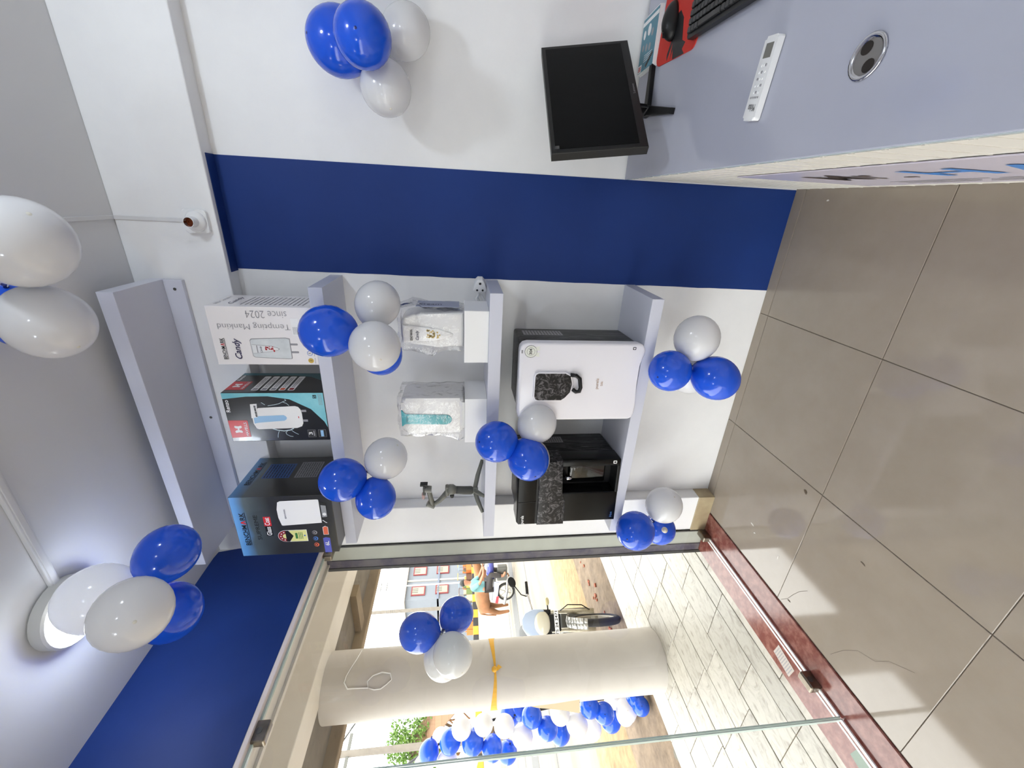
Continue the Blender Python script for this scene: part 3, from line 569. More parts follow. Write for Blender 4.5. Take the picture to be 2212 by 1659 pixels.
for q in (-1, 1): B().prism([(.010*math.cos(a), .0115*math.sin(a)) for a in [2*math.pi*i/14 for i in range(14)]], (q*.015, q*.004, .0012), (1,0,0), (0,1,0), .0004).ob('cable_hole', mat('hole_brown', rgb(30, 20, 12), .7), gm)
# air conditioner remote
rm = empty('remote_control', (.204, 1.077, .8105), -.12, 'white air conditioner remote lying on the desk', 'remote control')
bb = B(); bb.prism(rrect(0, .158, -.0225, .0225, .006), (0,0,.016), (1,0,0), (0,1,0), .015, .005, 3); bb.ob('remote_body', WPL, rm, smooth='auto')
ft = Fr((0,0,.0162), (1,0,0), (0,1,0)); decal(rm, 'remote_screen', ft, rect(.118, .145, -.013, .013), mat('lcd_grey', rgb(108,106,100), .2), 0); text(rm, 'brand_lettering', 'Midea', ft, .018, .032, -.014, .012, INK, 0, rot=90)
R = random.Random(1)
for i in range(5):
    for j in range(-1, 2): B().lathe([(0,.0015),(.0024,.0013),(.003,0)], 10, Matrix.Translation((.055+.0125*i, .0105*j*(1 if i%2 else .75), .016))).ob('button', WPL if (i+j)%3 else INKG, rm)
for j in range(5): B().lathe([(0,.0013),(.002,.001),(.0024,0)], 8, Matrix.Translation((.045, -.013+.0065*j, .016))).ob('button', INKG, rm)
# monitor
mo = empty('monitor', (.345, 1.725, .8105), 0, 'black flat monitor on a two-legged foot on the desk', 'monitor')
ax = V((.725, .689, 0)).normalized(); nn = V((ax.y, -ax.x, 0)); tilt = (V((0,0,1))-nn*.17).normalized(); nf = ax.cross(tilt)
p0 = V((.185, 1.452, .905))-V(mo.location)
def slab(b, a0, a1, c0, c1, d0, d1, bev=0):
    b.prism([(a0,c0),(a1,c0),(a1,c1),(a0,c1)], p0+nf*d1, ax, tilt, d1-d0, bev); return b
slab(B(), 0, .512, 0, .312, -.03, 0, .003).ob('bezel', BLACK, mo); slab(B(), .09, .42, .04, .26, -.05, -.028, .0).ob('back_shell', BLACK, mo)
slab(B(), .016, .496, .028, .298, -.004, .0006).ob('screen', SCREEN, mo)
fm = Fr(p0+nf*.001, ax, tilt); text(mo, 'brand_lettering', 'Lenovo', fm, .24, .285, .01, .018, INKG, 1)
slab(B(), .016, .03, .285, .3, .0006, .0012).ob('corner_sticker', mat('clear_sticker', rgb(58,58,60), .2), mo)
hub = V((-.012, .012, .004))
c0 = p0+ax*.256-nf*.04
B().tube([hub+V((0,0,.0)), hub+V((.005,-.01,.05)), c0+tilt*.06], [.02,.016,.016], 10).ob('stand_neck', BLACK, mo, smooth=True)
def leg(tip):
    t = V(tip)-hub; t.z = 0; L_ = t.length; t.normalize(); nrm = V((-t.y, t.x, 0)); b = B()
    b.prism([(-.02,.018),(-.02,-.018),(L_,-.009),(L_,.009)], hub+V((0,0,.012)), t, nrm, .015, .002); return b.ob('foot_leg', BLACK, mo)
leg((-.048, -.208, 0)); leg((.178, .028, 0))
B().tube([c0+tilt*.03-nf*.01, c0+V((-.02,-.03,-.04)), V((-.07,.0,.05)), V((-.08,.03,.015)), V((-.03,.07,.008)), V((0,.12,.006))], .003, 8).ob('cable', BLACK, mo, smooth=True)
# flyers, mouse mat, mouse, keyboard
fy = empty('flyer_stack', (.47, 1.732, .8105), .03, 'stack of teal printed flyers beside the wall on the desk', 'flyers')
for k in range(4): B().box(.002*k, .175, .001*k, .142, .004*k, .004*k+.0035).ob('flyer', WCARD, fy)
ff = Fr((0,.142,.0157), (0,-1,0), (1,0,0)); PT = mat('flyer_teal', rgb(66, 128, 148), .4)
decal(fy, 'printed_page', ff, rect(.004, .137, .005, .172), PT, 1); decal(fy, 'printed_band', ff, rect(.004, .137, .15, .162), INKW, 2)
for (a, c, q) in ((.03,.12,.014),(.07,.125,.018),(.1,.11,.012),(.03,.08,.01),(.06,.075,.012),(.09,.07,.012)): decal(fy, 'printed_picture', ff, disc(a, c, q*.8, q, 10), INKG if q < .013 else INKW, 2)
lines(fy, 'printed_lines', ff, .05, .12, .03, .055, 4, INKW, 2, .3); decal(fy, 'printed_box', ff, rect(.006, .036, .006, .03), INKW, 2); lines(fy, 'printed_symbol', ff, .01, .032, .01, .026, 3, INKR, 3, .6); decal(fy, 'printed_leaf', ff, [(.08,.01),(.13,.04),(.12,.05),(.07,.018)], INK, 2)
mp = empty('mouse_mat', (.445, 1.45, .8105), -.06, 'red mouse mat with black splashes under the keyboard', 'mouse mat')
bb = B(); bb.prism(rrect(0, .42, 0, .285, .03), (0,0,.003), (1,0,0), (0,1,0), .003); bb.ob('mat_cloth', mat('mat_red', rgb(196, 44, 32), .75, bump=(300, .1)), mp)
fp = Fr((0,0,.003), (1,0,0), (0,1,0))
decal(mp, 'black_splash', fp, [(.0,.03+.04),(.015,.09),(.03,.075),(.04,.1),(.1,.12),(.125,.15),(.115,.19),(.07,.175),(.02,.2),(.004,.195),(.02,.185),(.05,.17),(.004,.17),(.03,.16),(.0,.15)], INK, 1)
decal(mp, 'black_splash', fp, [(.05,.03),(.09,.045),(.1,.06),(.085,.07),(.075,.052)], INK, 1); decal(mp, 'black_splash', fp, [(.19,.08),(.24,.085),(.25,.1),(.22,.097)], INK, 1)
decal(mp, 'white_outline', fp, [(.17,.04),(.2,.02),(.26,.03),(.26,.036),(.2,.027),(.175,.044)], INKW, 1)
ms = empty('computer_mouse', (.565, 1.637, .8135), .15, 'black computer mouse on the red mat', 'mouse')
bm = bmesh.new(); bmesh.ops.create_uvsphere(bm, u_segments=24, v_segments=16, radius=1)
for v in bm.verts:
    z = v.co.z; v.co = V((v.co.x*.056, v.co.y*.031*(1-.08*v.co.x), (max(z, -.05)*.036 if z > -.05 else -.002)*(1-.18*v.co.x)+.002))
b_ = B(); b_.bm.free(); b_.bm = bm; b_.ob('mouse_shell', BLACK, ms, smooth=True)
B().box(-.05, -.005, -.0006, .0006, .022, .034).ob('button_split', BLKM, ms); B().lathe([(.006,-.003),(.007,0),(.006,.003)], 14, Matrix.Translation((-.03,0,.031)) @ MX).ob('scroll_wheel', GREYM, ms)
kb = empty('keyboard', (.468, 1.475, .8145), -1.60, 'black computer keyboard at the edge of the mouse mat', 'keyboard')
bb = B(); bb.prism(rrect(0, .44, 0, .135, .006), (0,0,.018), (1,0,0), (0,1,0), .017, .003); bb.ob('keyboard_case', BLACK, kb)
km = B().box(-.0078, .0078, -.0078, .0078, 0, .007, .0016, 1).mesh('key'); km.materials.append(mat('key_black', rgb(34,34,35), .4))
for j in range(6):
    for i in range(22):
        if j == 0 and 3 <= i <= 8: continue
        link('key', km, kb, (.016+.0194*i, .02+.0192*j, .018))
B().box(.068, .178, .0122, .0278, .018, .025, .0016, 1).ob('space_bar', MATS['key_black'], kb)
# ================================================================ balloons
def balloon_mesh(m, name, flat=1.0):
    b = B(); prof = [(0, -1.16)]
    for i in range(1, 18):
        t = i/18; a = math.pi*t; z = -math.cos(a); rr = math.sin(a)
        if z < 0: z *= 1.13; rr *= 1-.10*(z/1.13)**2
        else: z *= 1.06
        prof.append((rr, z))
    prof.append((0, 1.06)); b.lathe(prof, 28); me = b.mesh(name, True); me.materials.append(m); return me
def knot_mesh(m):
    b = B().lathe([(0,-1.10),(.07,-1.15),(.05,-1.2),(.09,-1.26),(.02,-1.25),(0,-1.24)], 10); me = b.mesh('knot', True); me.materials.append(m); return me
def tip_mesh(m):
    b = B().lathe([(.05,1.056),(.03,1.066),(0,1.07)], 12); me = b.mesh('tip_spot', True); me.materials.append(m); return me
BM = {'b': (balloon_mesh(BLUEB, 'balloon'), knot_mesh(BTIPB), tip_mesh(BTIPB)), 'w': (balloon_mesh(WHITB, 'balloon'), knot_mesh(BTIPW), tip_mesh(BTIPW))}
def balloon(c, p, rad, axis, lab, grp, parts=True):
    o = link('balloon', BM[c][0]); tag(o, lab, 'balloon', grp)
    o.location = p; o.scale = (rad, rad, rad); o.rotation_mode = 'QUATERNION'; o.rotation_quaternion = V(axis).normalized().to_track_quat('Z', 'Y')
    if parts: link('knot', BM[c][1], o); link('tip_spot', BM[c][2], o)
    return o
CLU = {
'wall':((.45,1.80,1.79),'balloons on the back wall above the monitor',[('b',0.451,1.74,1.897,0.101,'blue balloon tucked behind another, highest on the wall'),('b',0.435,1.6,1.796,0.087,'frontmost blue balloon on the wall above the monitor'),('w',0.335,1.73,1.757,0.087,'white balloon hanging below the blue ones on the wall'),('w',0.512,1.8,1.691,0.083,'white balloon half hidden behind the front blue wall balloon')]),
'ceil':((-.27,1.22,2.68),'balloons hanging from the ceiling',[('w',-0.146,1.155,2.546,0.105,'lilac-tinted white ceiling balloon nearest the bulb holder'),('w',-0.348,1.18,2.58,0.096,'white ceiling balloon pointing at the empty top shelf'),('b',-0.353,1.25,2.70,0.085,'blue ceiling balloon cut off by the picture edge')]),
'lamp':((-1.19,1.04,2.55),'balloons hanging by the ceiling lamp',[('w',-1.191,1.032,2.628,0.104,'glowing white balloon right under the lit lamp'),('w',-1.074,0.875,2.393,0.095,'frontmost grey-white balloon below the lit lamp'),('b',-1.136,1.147,2.483,0.093,'blue balloon by the lamp nearest the big carton'),('b',-1.353,1.097,2.505,0.1,'blue balloon half hidden behind the front white lamp balloon')]),
'B1':((-.47,1.56,1.86),'balloons on the right of the carton shelf',[('b',-0.459,1.5,1.981,0.097,'large blue balloon over the front edge of the carton shelf beside the Candy carton'),('w',-0.38,1.6,1.819,0.086,'white balloon nearest the navy stripe below the carton shelf'),('w',-0.498,1.45,1.811,0.093,'frontmost white balloon above the Candy heater'),('b',-0.57,1.58,1.822,0.088,'blue balloon almost hidden behind the front white one')]),
'B2':((-1.12,1.56,1.88),'balloons under the large carton',[('b',-1.101,1.48,1.999,0.093,'blue balloon touching the large black carton'),('b',-1.195,1.47,1.869,0.087,'blue balloon between the large carton and the gimbal'),('w',-1.053,1.56,1.831,0.093,'white balloon between carton shelf and teal-striped heater')]),
'C':((-.97,1.53,1.24),'balloons on the middle shelf edge',[('b',-0.927,1.48,1.355,0.09,'blue balloon over the edge of the middle shelf'),('b',-0.999,1.45,1.22,0.091,'blue balloon with dark tip in front of the black purifier'),('w',-0.871,1.53,1.178,0.086,'white balloon in front of the white purifier'),('w',-1.063,1.55,1.195,0.095,'white balloon almost hidden behind the dark-tipped blue one')]),
'D':((-.60,1.55,.54),'balloons below the lowest shelf',[('w',-0.48,1.54,0.531,0.093,'white balloon below the lowest shelf nearest the navy stripe'),('b',-0.61,1.5,0.640,0.088,'blue balloon touching the lowest shelf under the white purifier'),('b',-0.63,1.47,0.45,0.094,'lowest blue balloon over the floor edge of the back wall'),('w',-0.67,1.62,0.478,0.095,'white balloon half hidden behind two blue ones near the floor')]),
'low':((-1.50,1.60,.51),'balloons at the pier',[('b',-1.476,1.5,0.637,0.097,'blue balloon at the left end of the lowest shelf'),('w',-1.373,1.56,0.479,0.092,'white balloon in front of the pier near the floor'),('b',-1.647,1.68,0.392,0.09,'blue balloon behind the white one at the pier foot')]),
'out':((-1.93,1.34,1.60),'balloons taped to the glass',[('b',-1.935,1.369,1.707,0.094,'upper blue balloon taped to the glass in front of the column'),('b',-1.935,1.449,1.529,0.088,'lower blue balloon taped to the glass in front of the street'),('w',-1.93,1.245,1.543,0.093,'front white balloon on the glass over the column'),('w',-2.03,1.297,1.590,0.097,'white balloon behind the front white one outside the glass')]),
}
for k, (cc, grp, L_) in CLU.items():
    for c, x, y, z, rr, lab in L_:
        a = V((x, y, z))-V(cc); a = a.normalized()+V((0, -.15, 0)) if k not in ('ceil', 'lamp') else a
        balloon(c, (x, y, z), rr*.97, a, lab, grp)
    b = B()
    for c, x, y, z, rr, lab in L_: b.tube([V(cc), V(cc)+(V((x, y, z))-V(cc))*.25], .0015, 5)
    tag(b.ob('balloon_string', WPL), {'wall':'thin string tying the wall balloons','ceil':'thin string tying the ceiling balloons','lamp':'thin string tying the balloons below the lamp','B1':'thin string tying balloons near the Candy carton','B2':'thin string tying balloons below the large carton','C':'thin string tying balloons on the middle shelf','D':'thin string tying balloons below the white purifier','low':'thin string tying balloons at the pier','out':'thin string tying balloons outside the glass'}[k], 'string')
sb = B().lathe([(0,-1.5),(.3,-1.45),(.5,-1),(.85,-.2),(.8,.5),(.45,.9),(0,1)], 16, Matrix.Scale(.017, 4)).ob('small_balloon', mat('limp_latex', rgb(206,198,180), .4), None, smooth=True, loc=(-1.457,1.475,.497), rot=(1.2,.3,.5)); tag(sb, 'small limp cream balloon between the balloons at the pier', 'balloon')
# ================================================================ outside: ground and canopy
swk = B().box(-3.58, -1.965, -6, 9, -.25, -.036).ob('sidewalk', JOINT); struct(swk, 'marble slab pavement outside the glass front', 'pavement')
rows = [-3.58, -3.345, -3.11, -2.875, -2.645, -2.42, -2.185, -2.055, -1.967]; cache = {}
R = random.Random(11); nt_ = 0
for i, (a, b) in enumerate(zip(rows, rows[1:])):
    y = -1.2+R.uniform(0, .3) + (.16 if i % 2 else 0); k = round(b-a-.004, 3); q = .325 if k > .15 else .65
    if k not in cache: cache[k] = B().box(0, k, 0, q-.004, -.012, 0, .002, 1).mesh('slab'); cache[k].materials.append(MARBLE)
    while y < 7.4:
        link('slab', cache[k], swk, (a+.002, y, -.03+R.uniform(-.0015, .0015))); y += q
DIRT = mat('dirt', rgb(132, 114, 94), .95, noise=(9, rgb(90, 75, 60), .35, .75), bump=(22, .5))
SAND = mat('sand', rgb(146, 126, 90), .95, noise=(9, rgb(112, 90, 62), .35, .75), bump=(40, .4))
ROAD = mat('pale_concrete_road', rgb(124, 117, 104), .9, noise=(1.6, rgb(102, 92, 78), .4, .75), stretch=(1, .25, 1), bump=(30, .15))
GREYR = mat('road_grey', rgb(84, 84, 84), .9)
def ground(name, x0, x1, z, m, lab, seed=0, amp=.012):
    b = B(); n = 40; R = random.Random(seed); y0, y1 = (-30, 110) if x0 < -8 else (-12, 60)
    b.box(x0, x1, y0, y1, z-.2, z); return struct(b.ob(name, m), lab, 'ground')
ground('dirt_strip', -4.9, -3.58, -.17, DIRT, 'brown dirt strip along the pavement edge')
ground('sand_strip', -6.3, -4.9, -.185, SAND, 'yellow sandy strip between dirt and road')
rd = ground('road', -70, -6.3, -.2, ROAD, 'pale sunlit concrete road')
B().box(-12.5, -11.4, -30, 110, -.2, -.195).ob('road_strip', GREYR, rd); B().box(-13.9, -13.75, -30, 110, -.2, -.196).ob('road_strip', GREYR, rd); B().box(-9.2, -9.1, -30, 110, -.2, -.196).ob('road_strip', GREYR, rd)  # slim grey strips along the length of the road
R = random.Random(8)
bk = [B().box(-.03*q, .035*q, -.02, .028*q, 0, .03*q, .004, 1).mesh('brick_chip') for q in (.5, .35, .7)]
for q, me in enumerate(bk): me.materials.append(mat('brick_red', rgb(150, 84, 58), .9, rand=.2))
for k in range(40):
    x, y = -4.55+R.gauss(0, .16), 3.0+R.uniform(-.6, 2.4)
    o = link('brick_chip', bk[k % 3], None, (x, y, -.17), (0, 0, R.uniform(0, 6))); tag(o, 'small broken brick chip lying on the dirt by the pavement', 'brick chip', 'brick chips on the dirt')
rk = B(); bmesh.ops.create_icosphere(rk.bm, subdivisions=2, radius=.07)
for v in rk.bm.verts: v.co = V((v.co.x*1.3, v.co.y*.9, v.co.z*.6))+mnoise.noise_vector(v.co*20)*.015
tag(rk.ob('stone', mat('stone_grey', rgb(96, 92, 82), .9, bump=(20,.4)), None, loc=(-3.72, 1.53, -.13)), 'dark loose stone at the pavement edge', 'stone')
# round column with its tape
cm = B().lathe([(0,-.04),(.222,-.04),(.224,.02),(.222,.05),(.222,2.49),(0,2.49)], 40, Matrix.Translation((-3.285, 1.955, 0))).ob('column', mat('column_plaster', rgb(196, 191, 185), .6, noise=(4, rgb(186, 180, 173), .35, .8), bump=(14, .08)), None, smooth='auto'); struct(cm, 'round cream column in front of the shop', 'column')
yt = empty('yellow_tape', (-3.285, 1.955, 1.27), 0, 'yellow cloth tape knotted around the round column', 'tape')
YT = mat('yellow_cloth', rgb(222, 168, 50), .7, bump=(60, .2)); b = B(); n = 40; ring = []
for i in range(n):
    a = 2*math.pi*i/n; dk_ = abs(((a-math.radians(-25)+math.pi) % (2*math.pi))-math.pi)/math.pi; h = .006+.022*min(1, dk_*1.8)
    ring.append([V((.2245*math.cos(a), .2245*math.sin(a), -h+.006*math.sin(3*a))), V((.2245*math.cos(a), .2245*math.sin(a), h+.006*math.sin(3*a)))])
for i in range(n):
    A_, B_ = ring[i], ring[(i+1) % n]; b.face([A_[0], B_[0], B_[1], A_[1]])
b.ob('band', YT, yt)
b = B(); bmesh.ops.create_icosphere(b.bm, subdivisions=2, radius=.02, matrix=Matrix.Translation((.2245*math.cos(-.436)+.005, .2245*math.sin(-.436)-.005, 0))); b.ob('knot', YT, yt)
b = B(); kx, ky = .2245*math.cos(-.436)+.008, .2245*math.sin(-.436)-.01; b.prism([(0,0),(.03,-.03),(.012,-.055),(-.008,-.02)], (kx, ky, 0), (.5,.86,0), (0,0,1), .003); b.ob('tail', YT, yt)
wr_ = B().tube([(-3.095,2.08,2.239),(-3.061,1.992,2.255),(-3.059,1.929,2.282),(-3.067,1.889,2.301),(-3.082,1.853,2.309),(-3.1,1.823,2.282),(-3.1,1.822,2.236),(-3.103,1.819,2.144),(-3.083,1.85,2.154),(-3.071,1.877,2.121),(-3.066,1.893,2.061),(-3.07,1.882,2.002),(-3.084,1.849,1.989),(-3.096,1.828,2.021),(-3.11,1.81,2.059),(-3.111,1.808,2.102),(-3.103,1.818,2.141)], .004, 6).ob('loose_wire', WPL, None, smooth=True); tag(wr_, 'looped white wire hanging down the top of the column', 'wire')
can = B().box(-3.70, -3.18, -6, 10, 2.465, 2.58).ob('canopy', CEMENT); struct(can, 'grey concrete sunshade slab over the pavement', 'canopy')
B().box(-3.18, -2.92, -6, 10, 2.46, 2.9, .006).ob('beam', CREAM, can); B().box(-2.925, -1.90, -6, 10, 2.86, 2.95).ob('soffit', CREAM, can)
B().box(-3.73, -3.64, -6, 10, 2.375, 2.60, .008).ob('edge_lip', mat('tan_cement', rgb(150, 134, 112), .9, noise=(5, rgb(122, 108, 88), .3, .8)), can)
B().box(-3.65, -3.18, 2.62, 2.74, 2.41, 2.466).ob('cross_rib', MATS['tan_cement'], can); B().box(-3.645, -3.60, -6, 1.30, 2.44, 2.466).ob('dark_strip', BLKM, can)
B().box(-1.95, -1.94, -6, 10, 2.25, 2.9).ob('shop_face', CREAM, can)
up = B().box(-1.94, 4.0, -6, 12, 2.96, 7.3).ob('wall_upper', CREAM); struct(up, 'upper storeys of the shop building out of view', 'wall')
far_pier = B().box(-2.0, -1.95, BY+.15, 9.0, -.03, 2.9).ob('wall_outside', CREAM); struct(far_pier, 'cream outer wall past the jamb', 'wall')
# ================================================================ balloon arch beside the column
GAR = [('w',-4.391,2.156,1.506,0.094),('w',-4.35,2.148,1.308,0.091),('w',-4.351,2.123,1.121,0.097),('b',-4.501,2.094,1.405,0.103),('b',-4.506,2.119,1.608,0.1),('b',-4.604,2.101,1.801,0.094),('w',-4.674,2.048,1.637,0.097),('w',-4.731,2.051,1.852,0.094),('w',-4.842,2.322,1.709,0.086),('b',-4.544,2.051,1.229,0.1),('b',-4.946,2.189,1.06,0.102),('w',-4.427,2.067,0.957,0.1),('w',-4.848,2.197,0.796,0.102),('b',-4.261,2.13,0.872,0.097),('b',-4.606,2.337,1.035,0.105),('b',-4.353,2.07,0.73,0.097),('w',-4.228,2.111,0.617,0.094),('b',-4.751,2.207,0.544,0.102),('w',-4.309,2.054,0.464,0.102),('w',-4.697,2.19,0.238,0.102),('b',-4.157,2.107,0.351,0.094),('b',-4.203,2.069,0.221,0.094),('b',-4.605,2.197,0.05,0.099),('w',-4.161,2.058,0.02,0.1),('w',-4.5,2.184,-0.07,0.09),('b',-4.061,2.086,-0.06,0.085),('b',-4.05,2.02,-0.08,0.08),('w',-4.41,2.29,0.029,0.093),('w',-5.032,2.201,1.44,0.102),('w',-4.783,2.219,0.741,0.093),('b',-4.568,2.343,0.949,0.093),('w',-4.42,2.15,-0.08,0.074)]
NUM = ['lowest','second lowest','third lowest','fourth lowest','fifth lowest','sixth lowest','seventh lowest','eighth lowest','ninth lowest','tenth lowest','eleventh lowest','twelfth lowest','thirteenth lowest','fourteenth lowest','fifteenth lowest','sixteenth lowest','seventeenth lowest','eighteenth lowest','nineteenth lowest']
cnt = {'b': 0, 'w': 0}
for c, x, y, z, rr in sorted(GAR, key=lambda t: t[3]):
    axis_c = V((-4.5, 2.25, z)); a = V((x, y, z))-axis_c
    balloon(c, (x, y, z), rr*.96, a.normalized()+V((0,0,.2)), ('blue' if c == 'b' else 'white')+' balloon of the arch beside the column, '+NUM[cnt[c]]+' of its colour', 'balloons of the arch outside', True); cnt[c] += 1
b = B(); b.tube([(-4.4,2.3,-.17),(-4.45,2.3,.5),(-4.55,2.28,1.2),(-4.75,2.2,1.8),(-5.1,2.1,2.3)], .012, 8); tag(b.ob('arch_rod', BLACK, None, smooth=True), 'thin dark rod carrying the balloon arch', 'rod')
b = B(); q_ = [V((-3.367,1.774,1.089)),V((-3.30,1.742,.643)),V((-3.411,1.695,.643)),V((-3.395,1.718,.768)),V((-3.389,1.746,.954))]; w_ = V((-.006,.004,0)); A1 = [b.bm.verts.new(p) for p in q_]; A2 = [b.bm.verts.new(p+w_) for p in q_]; b.bm.faces.new(A1); b.bm.faces.new(A2[::-1]); [b.bm.faces.new((A1[i], A1[i-1], A2[i-1], A2[i])) for i in range(5)]; tag(b.ob('cardboard_sheet', mat('cardboard_tan', rgb(206,186,156), .9)), 'tan cardboard sheet poking out behind the column', 'cardboard')
# ================================================================ parked motorcycle
def wheel(par, c, R_, tw, ax=(0,1,0), name='wheel', spokes=6):
    M_ = Matrix.Translation(c) @ Matrix.Rotation(math.pi/2, 4, 'X')
    t = B(); prof = [(R_-.5*tw+.5*tw*math.cos(2*math.pi*i/12), .5*tw*math.sin(2*math.pi*i/12)) for i in range(13)]
    t.lathe(prof, 30, M_); o = t.ob(name, mat('tyre_rubber', rgb(38, 36, 33), .85, bump=(60,.3)), par, smooth=True)
    r_ = B(); prof = [(R_-tw+.004, -.3*tw),(R_-tw+.012, -.32*tw),(R_-tw+.012,.32*tw),(R_-tw+.004,.3*tw),(R_-tw-.012,.2*tw),(R_-tw-.012,-.2*tw),(R_-tw+.004,-.3*tw)]
    r_.lathe(prof, 30, M_); r_.lathe([(0,-.04),(.035,-.04),(.035,.04),(0,.04)], 14, M_)
    for k in range(spokes):
        a = 2*math.pi*k/spokes; q = V(c); r_.tube([q+V((.03*math.cos(a),0,.03*math.sin(a))), q+V(((R_-tw-.005)*math.cos(a+.15),0,(R_-tw-.005)*math.sin(a+.15)))], .011, 6)
    r_.ob('rim', mat('alloy_rim', rgb(150, 146, 134), .45, .4), o, smooth='auto')
    return o
mc = empty('motorcycle', (-3.985, 2.872, -.17), math.radians(-29), 'parked dusty motorcycle seen from the front beside the column', 'motorcycle')
DUST = mat('dusty_chrome', rgb(186, 178, 156), .4, .3, noise=(14, rgb(140,130,108), .4, .8)); TANK = mat('silver_blue_paint', rgb(168, 182, 204), .2, coat=.5)
wheel(mc, (0,0,.27), .27, .075); wheel(mc, (-1.24,0,.27), .27, .085)
for s_ in (-1, 1): B().tube([(0,s_*.085,.27),(-.05,s_*.085,.42),(-.17,s_*.09,.80)], [.026,.024,.017], 10).ob('fork_tube', DUST, mc, smooth=True)
b = B(); n = 12
for i in range(n):
    a0, a1 = math.radians(30+100*i/n), math.radians(30+100*(i+1)/n)
    for q0, q1, z0, z1 in ((-.05,0,-.012,0),(0,.05,0,-.012)): b.face([((.305+z0)*math.cos(a0),q0,.27+(.305+z0)*math.sin(a0)),((.305+z0)*math.cos(a1),q0,.27+(.305+z0)*math.sin(a1)),((.305+z1)*math.cos(a1),q1,.27+(.305+z1)*math.sin(a1)),((.305+z1)*math.cos(a0),q1,.27+(.305+z1)*math.sin(a0))])
o = b.ob('front_fender', mat('fender_silver', rgb(176,176,172), .3, .5), mc, smooth=True); md = o.modifiers.new('solid', 'SOLIDIFY'); md.thickness = .004
b = B(); b.lathe([(0,.06),(.06,.055),(.085,.03),(.092,0),(.08,-.06),(.04,-.1),(0,-.11)], 24, Matrix.Translation((-.03,0,.83)) @ Matrix.Rotation(math.pi/2, 4, 'Y') @ Matrix.Diagonal((.95,1.25,1,1))); b.ob('headlamp', mat('headlamp_glass', rgb(206, 202, 184), .12, coat=.6), mc, smooth=True)
b = B(); b.prism([(-.13,-.09),(.13,-.09),(.135,.02),(.10,.11),(.04,.15),(-.04,.15),(-.10,.11),(-.135,.02)], (-.035,0,.90), (0,1,0), V((-.35,0,.94)), .03, .01); b.ob('headlamp_cowl', TANK, mc, smooth='auto'); b = B(); b.prism([(-.12,-.11),(.12,-.11),(.125,.05),(-.125,.05)], (-.045,0,.84), (0,1,0), (0,0,1), .03, .01); b.ob('lamp_surround', BLACK, mc)
pt = B().prism(rrect(-.13, .13, -.022, .022, .004, 2), (.03,0,.69), (0,1,0), V((-.15,0,.99)), .003).ob('number_plate', INKW, mc); text(pt, 'plate_number', 'TS 24 2471', Fr((.0305,0,.69), (0,1,0), (-.15,0,.99)), -.11, .11, -.014, .014, INK, 1, bold=.02)
B().box(-.09, .01, -.08, .08, .64, .76, .01).ob('fork_crown', BLACK, mc)
for s_ in (-1, 1):
    B().tube([(-.04,s_*.11,.76),(-.03,s_*.17,.765)], .008, 6).ob('indicator_stem', BLACK, mc); b = B(); bmesh.ops.create_uvsphere(b.bm, u_segments=12, v_segments=8, radius=1, matrix=Matrix.Translation((-.03,s_*.20,.765)) @ Matrix.Diagonal((.02,.04,.022,1))); b.ob('indicator', mat('indicator_lens', rgb(190,180,140), .2), mc, smooth=True)
    B().tube([(-.13,s_*.03,.90),(-.15,s_*.14,.92),(-.2,s_*.26,.95),(-.23,s_*.30,.95)], .011, 8).ob('handlebar', CHROME, mc, smooth=True); B().tube([(-.21,s_*.27,.95),(-.28,s_*.39,.945)], .017, 10).ob('hand_grip', BLACK, mc, smooth='auto')
    B().tube([(-.2,s_*.25,.96),(-.2,s_*.27,1.02),(-.19,s_*.36,1.09)], .006, 6).ob('mirror_stem', BLACK, mc, smooth=True); b = B(); b.prism([(.058*math.cos(a), .042*math.sin(a)) for a in [2*math.pi*i/18 for i in range(18)]], (-.18,s_*.40,1.12), (0,.9,.43), (0,-.43,.9), .022, .006); b.ob('mirror', BLACK, mc, smooth='auto')
B().tube([(-.08,.1,.62),(-.0,.16,.55),(.0,.15,.4),(0,.09,.3)], .006, 6).ob('brake_hose', BLACK, mc, smooth=True)
b = B(); b.tube([(-.2,0,.80),(-.35,0,.86),(-.55,0,.84),(-.68,0,.76)], [.06,.13,.13,.07], 16); b.ob('fuel_tank', TANK, mc, smooth=True); b = B(); b.tube([(-.66,0,.78),(-.9,0,.79),(-1.2,0,.84),(-1.42,0,.88)], [.10,.12,.11,.05], 14); b.ob('seat', BLKM, mc, smooth=True)
B().box(-.75, -.35, -.13, .13, .22, .56, .03).ob('engine', GREYM, mc); B().tube([(-.35,-.14,.28),(-.7,-.17,.24),(-1.45,-.19,.34)], [.025,.03,.045], 10).ob('exhaust', CHROME, mc, smooth=True); B().tube([(-.6,.08,.5),(-1.24,.08,.27)], .02, 8).tube([(-.6,-.08,.5),(-1.24,-.08,.27)], .02, 8).ob('swing_arm', BLACK, mc)
B().tube([(-.55,-.12,.2),(-.62,-.26,.0)], .012, 8).ob('side_stand', BLACK, mc)
RS = math.radians(-13); PV = V((-.2, 0, 0)); OFF = PV-Matrix.Rotation(RS, 3, 'Z') @ PV      # handlebars and front wheel turned to one side
for ch in mc.children:
    if ch.name.split('.')[0] in ('fork_tube','front_fender','headlamp','headlamp_cowl','lamp_surround','number_plate','fork_crown','indicator_stem','indicator','handlebar','hand_grip','mirror_stem','mirror','brake_hose') or (ch.name.split('.')[0] == 'wheel' and ch.bound_box[0][0] > -.6):
        ch.rotation_euler = (0, 0, RS); ch.location = OFF
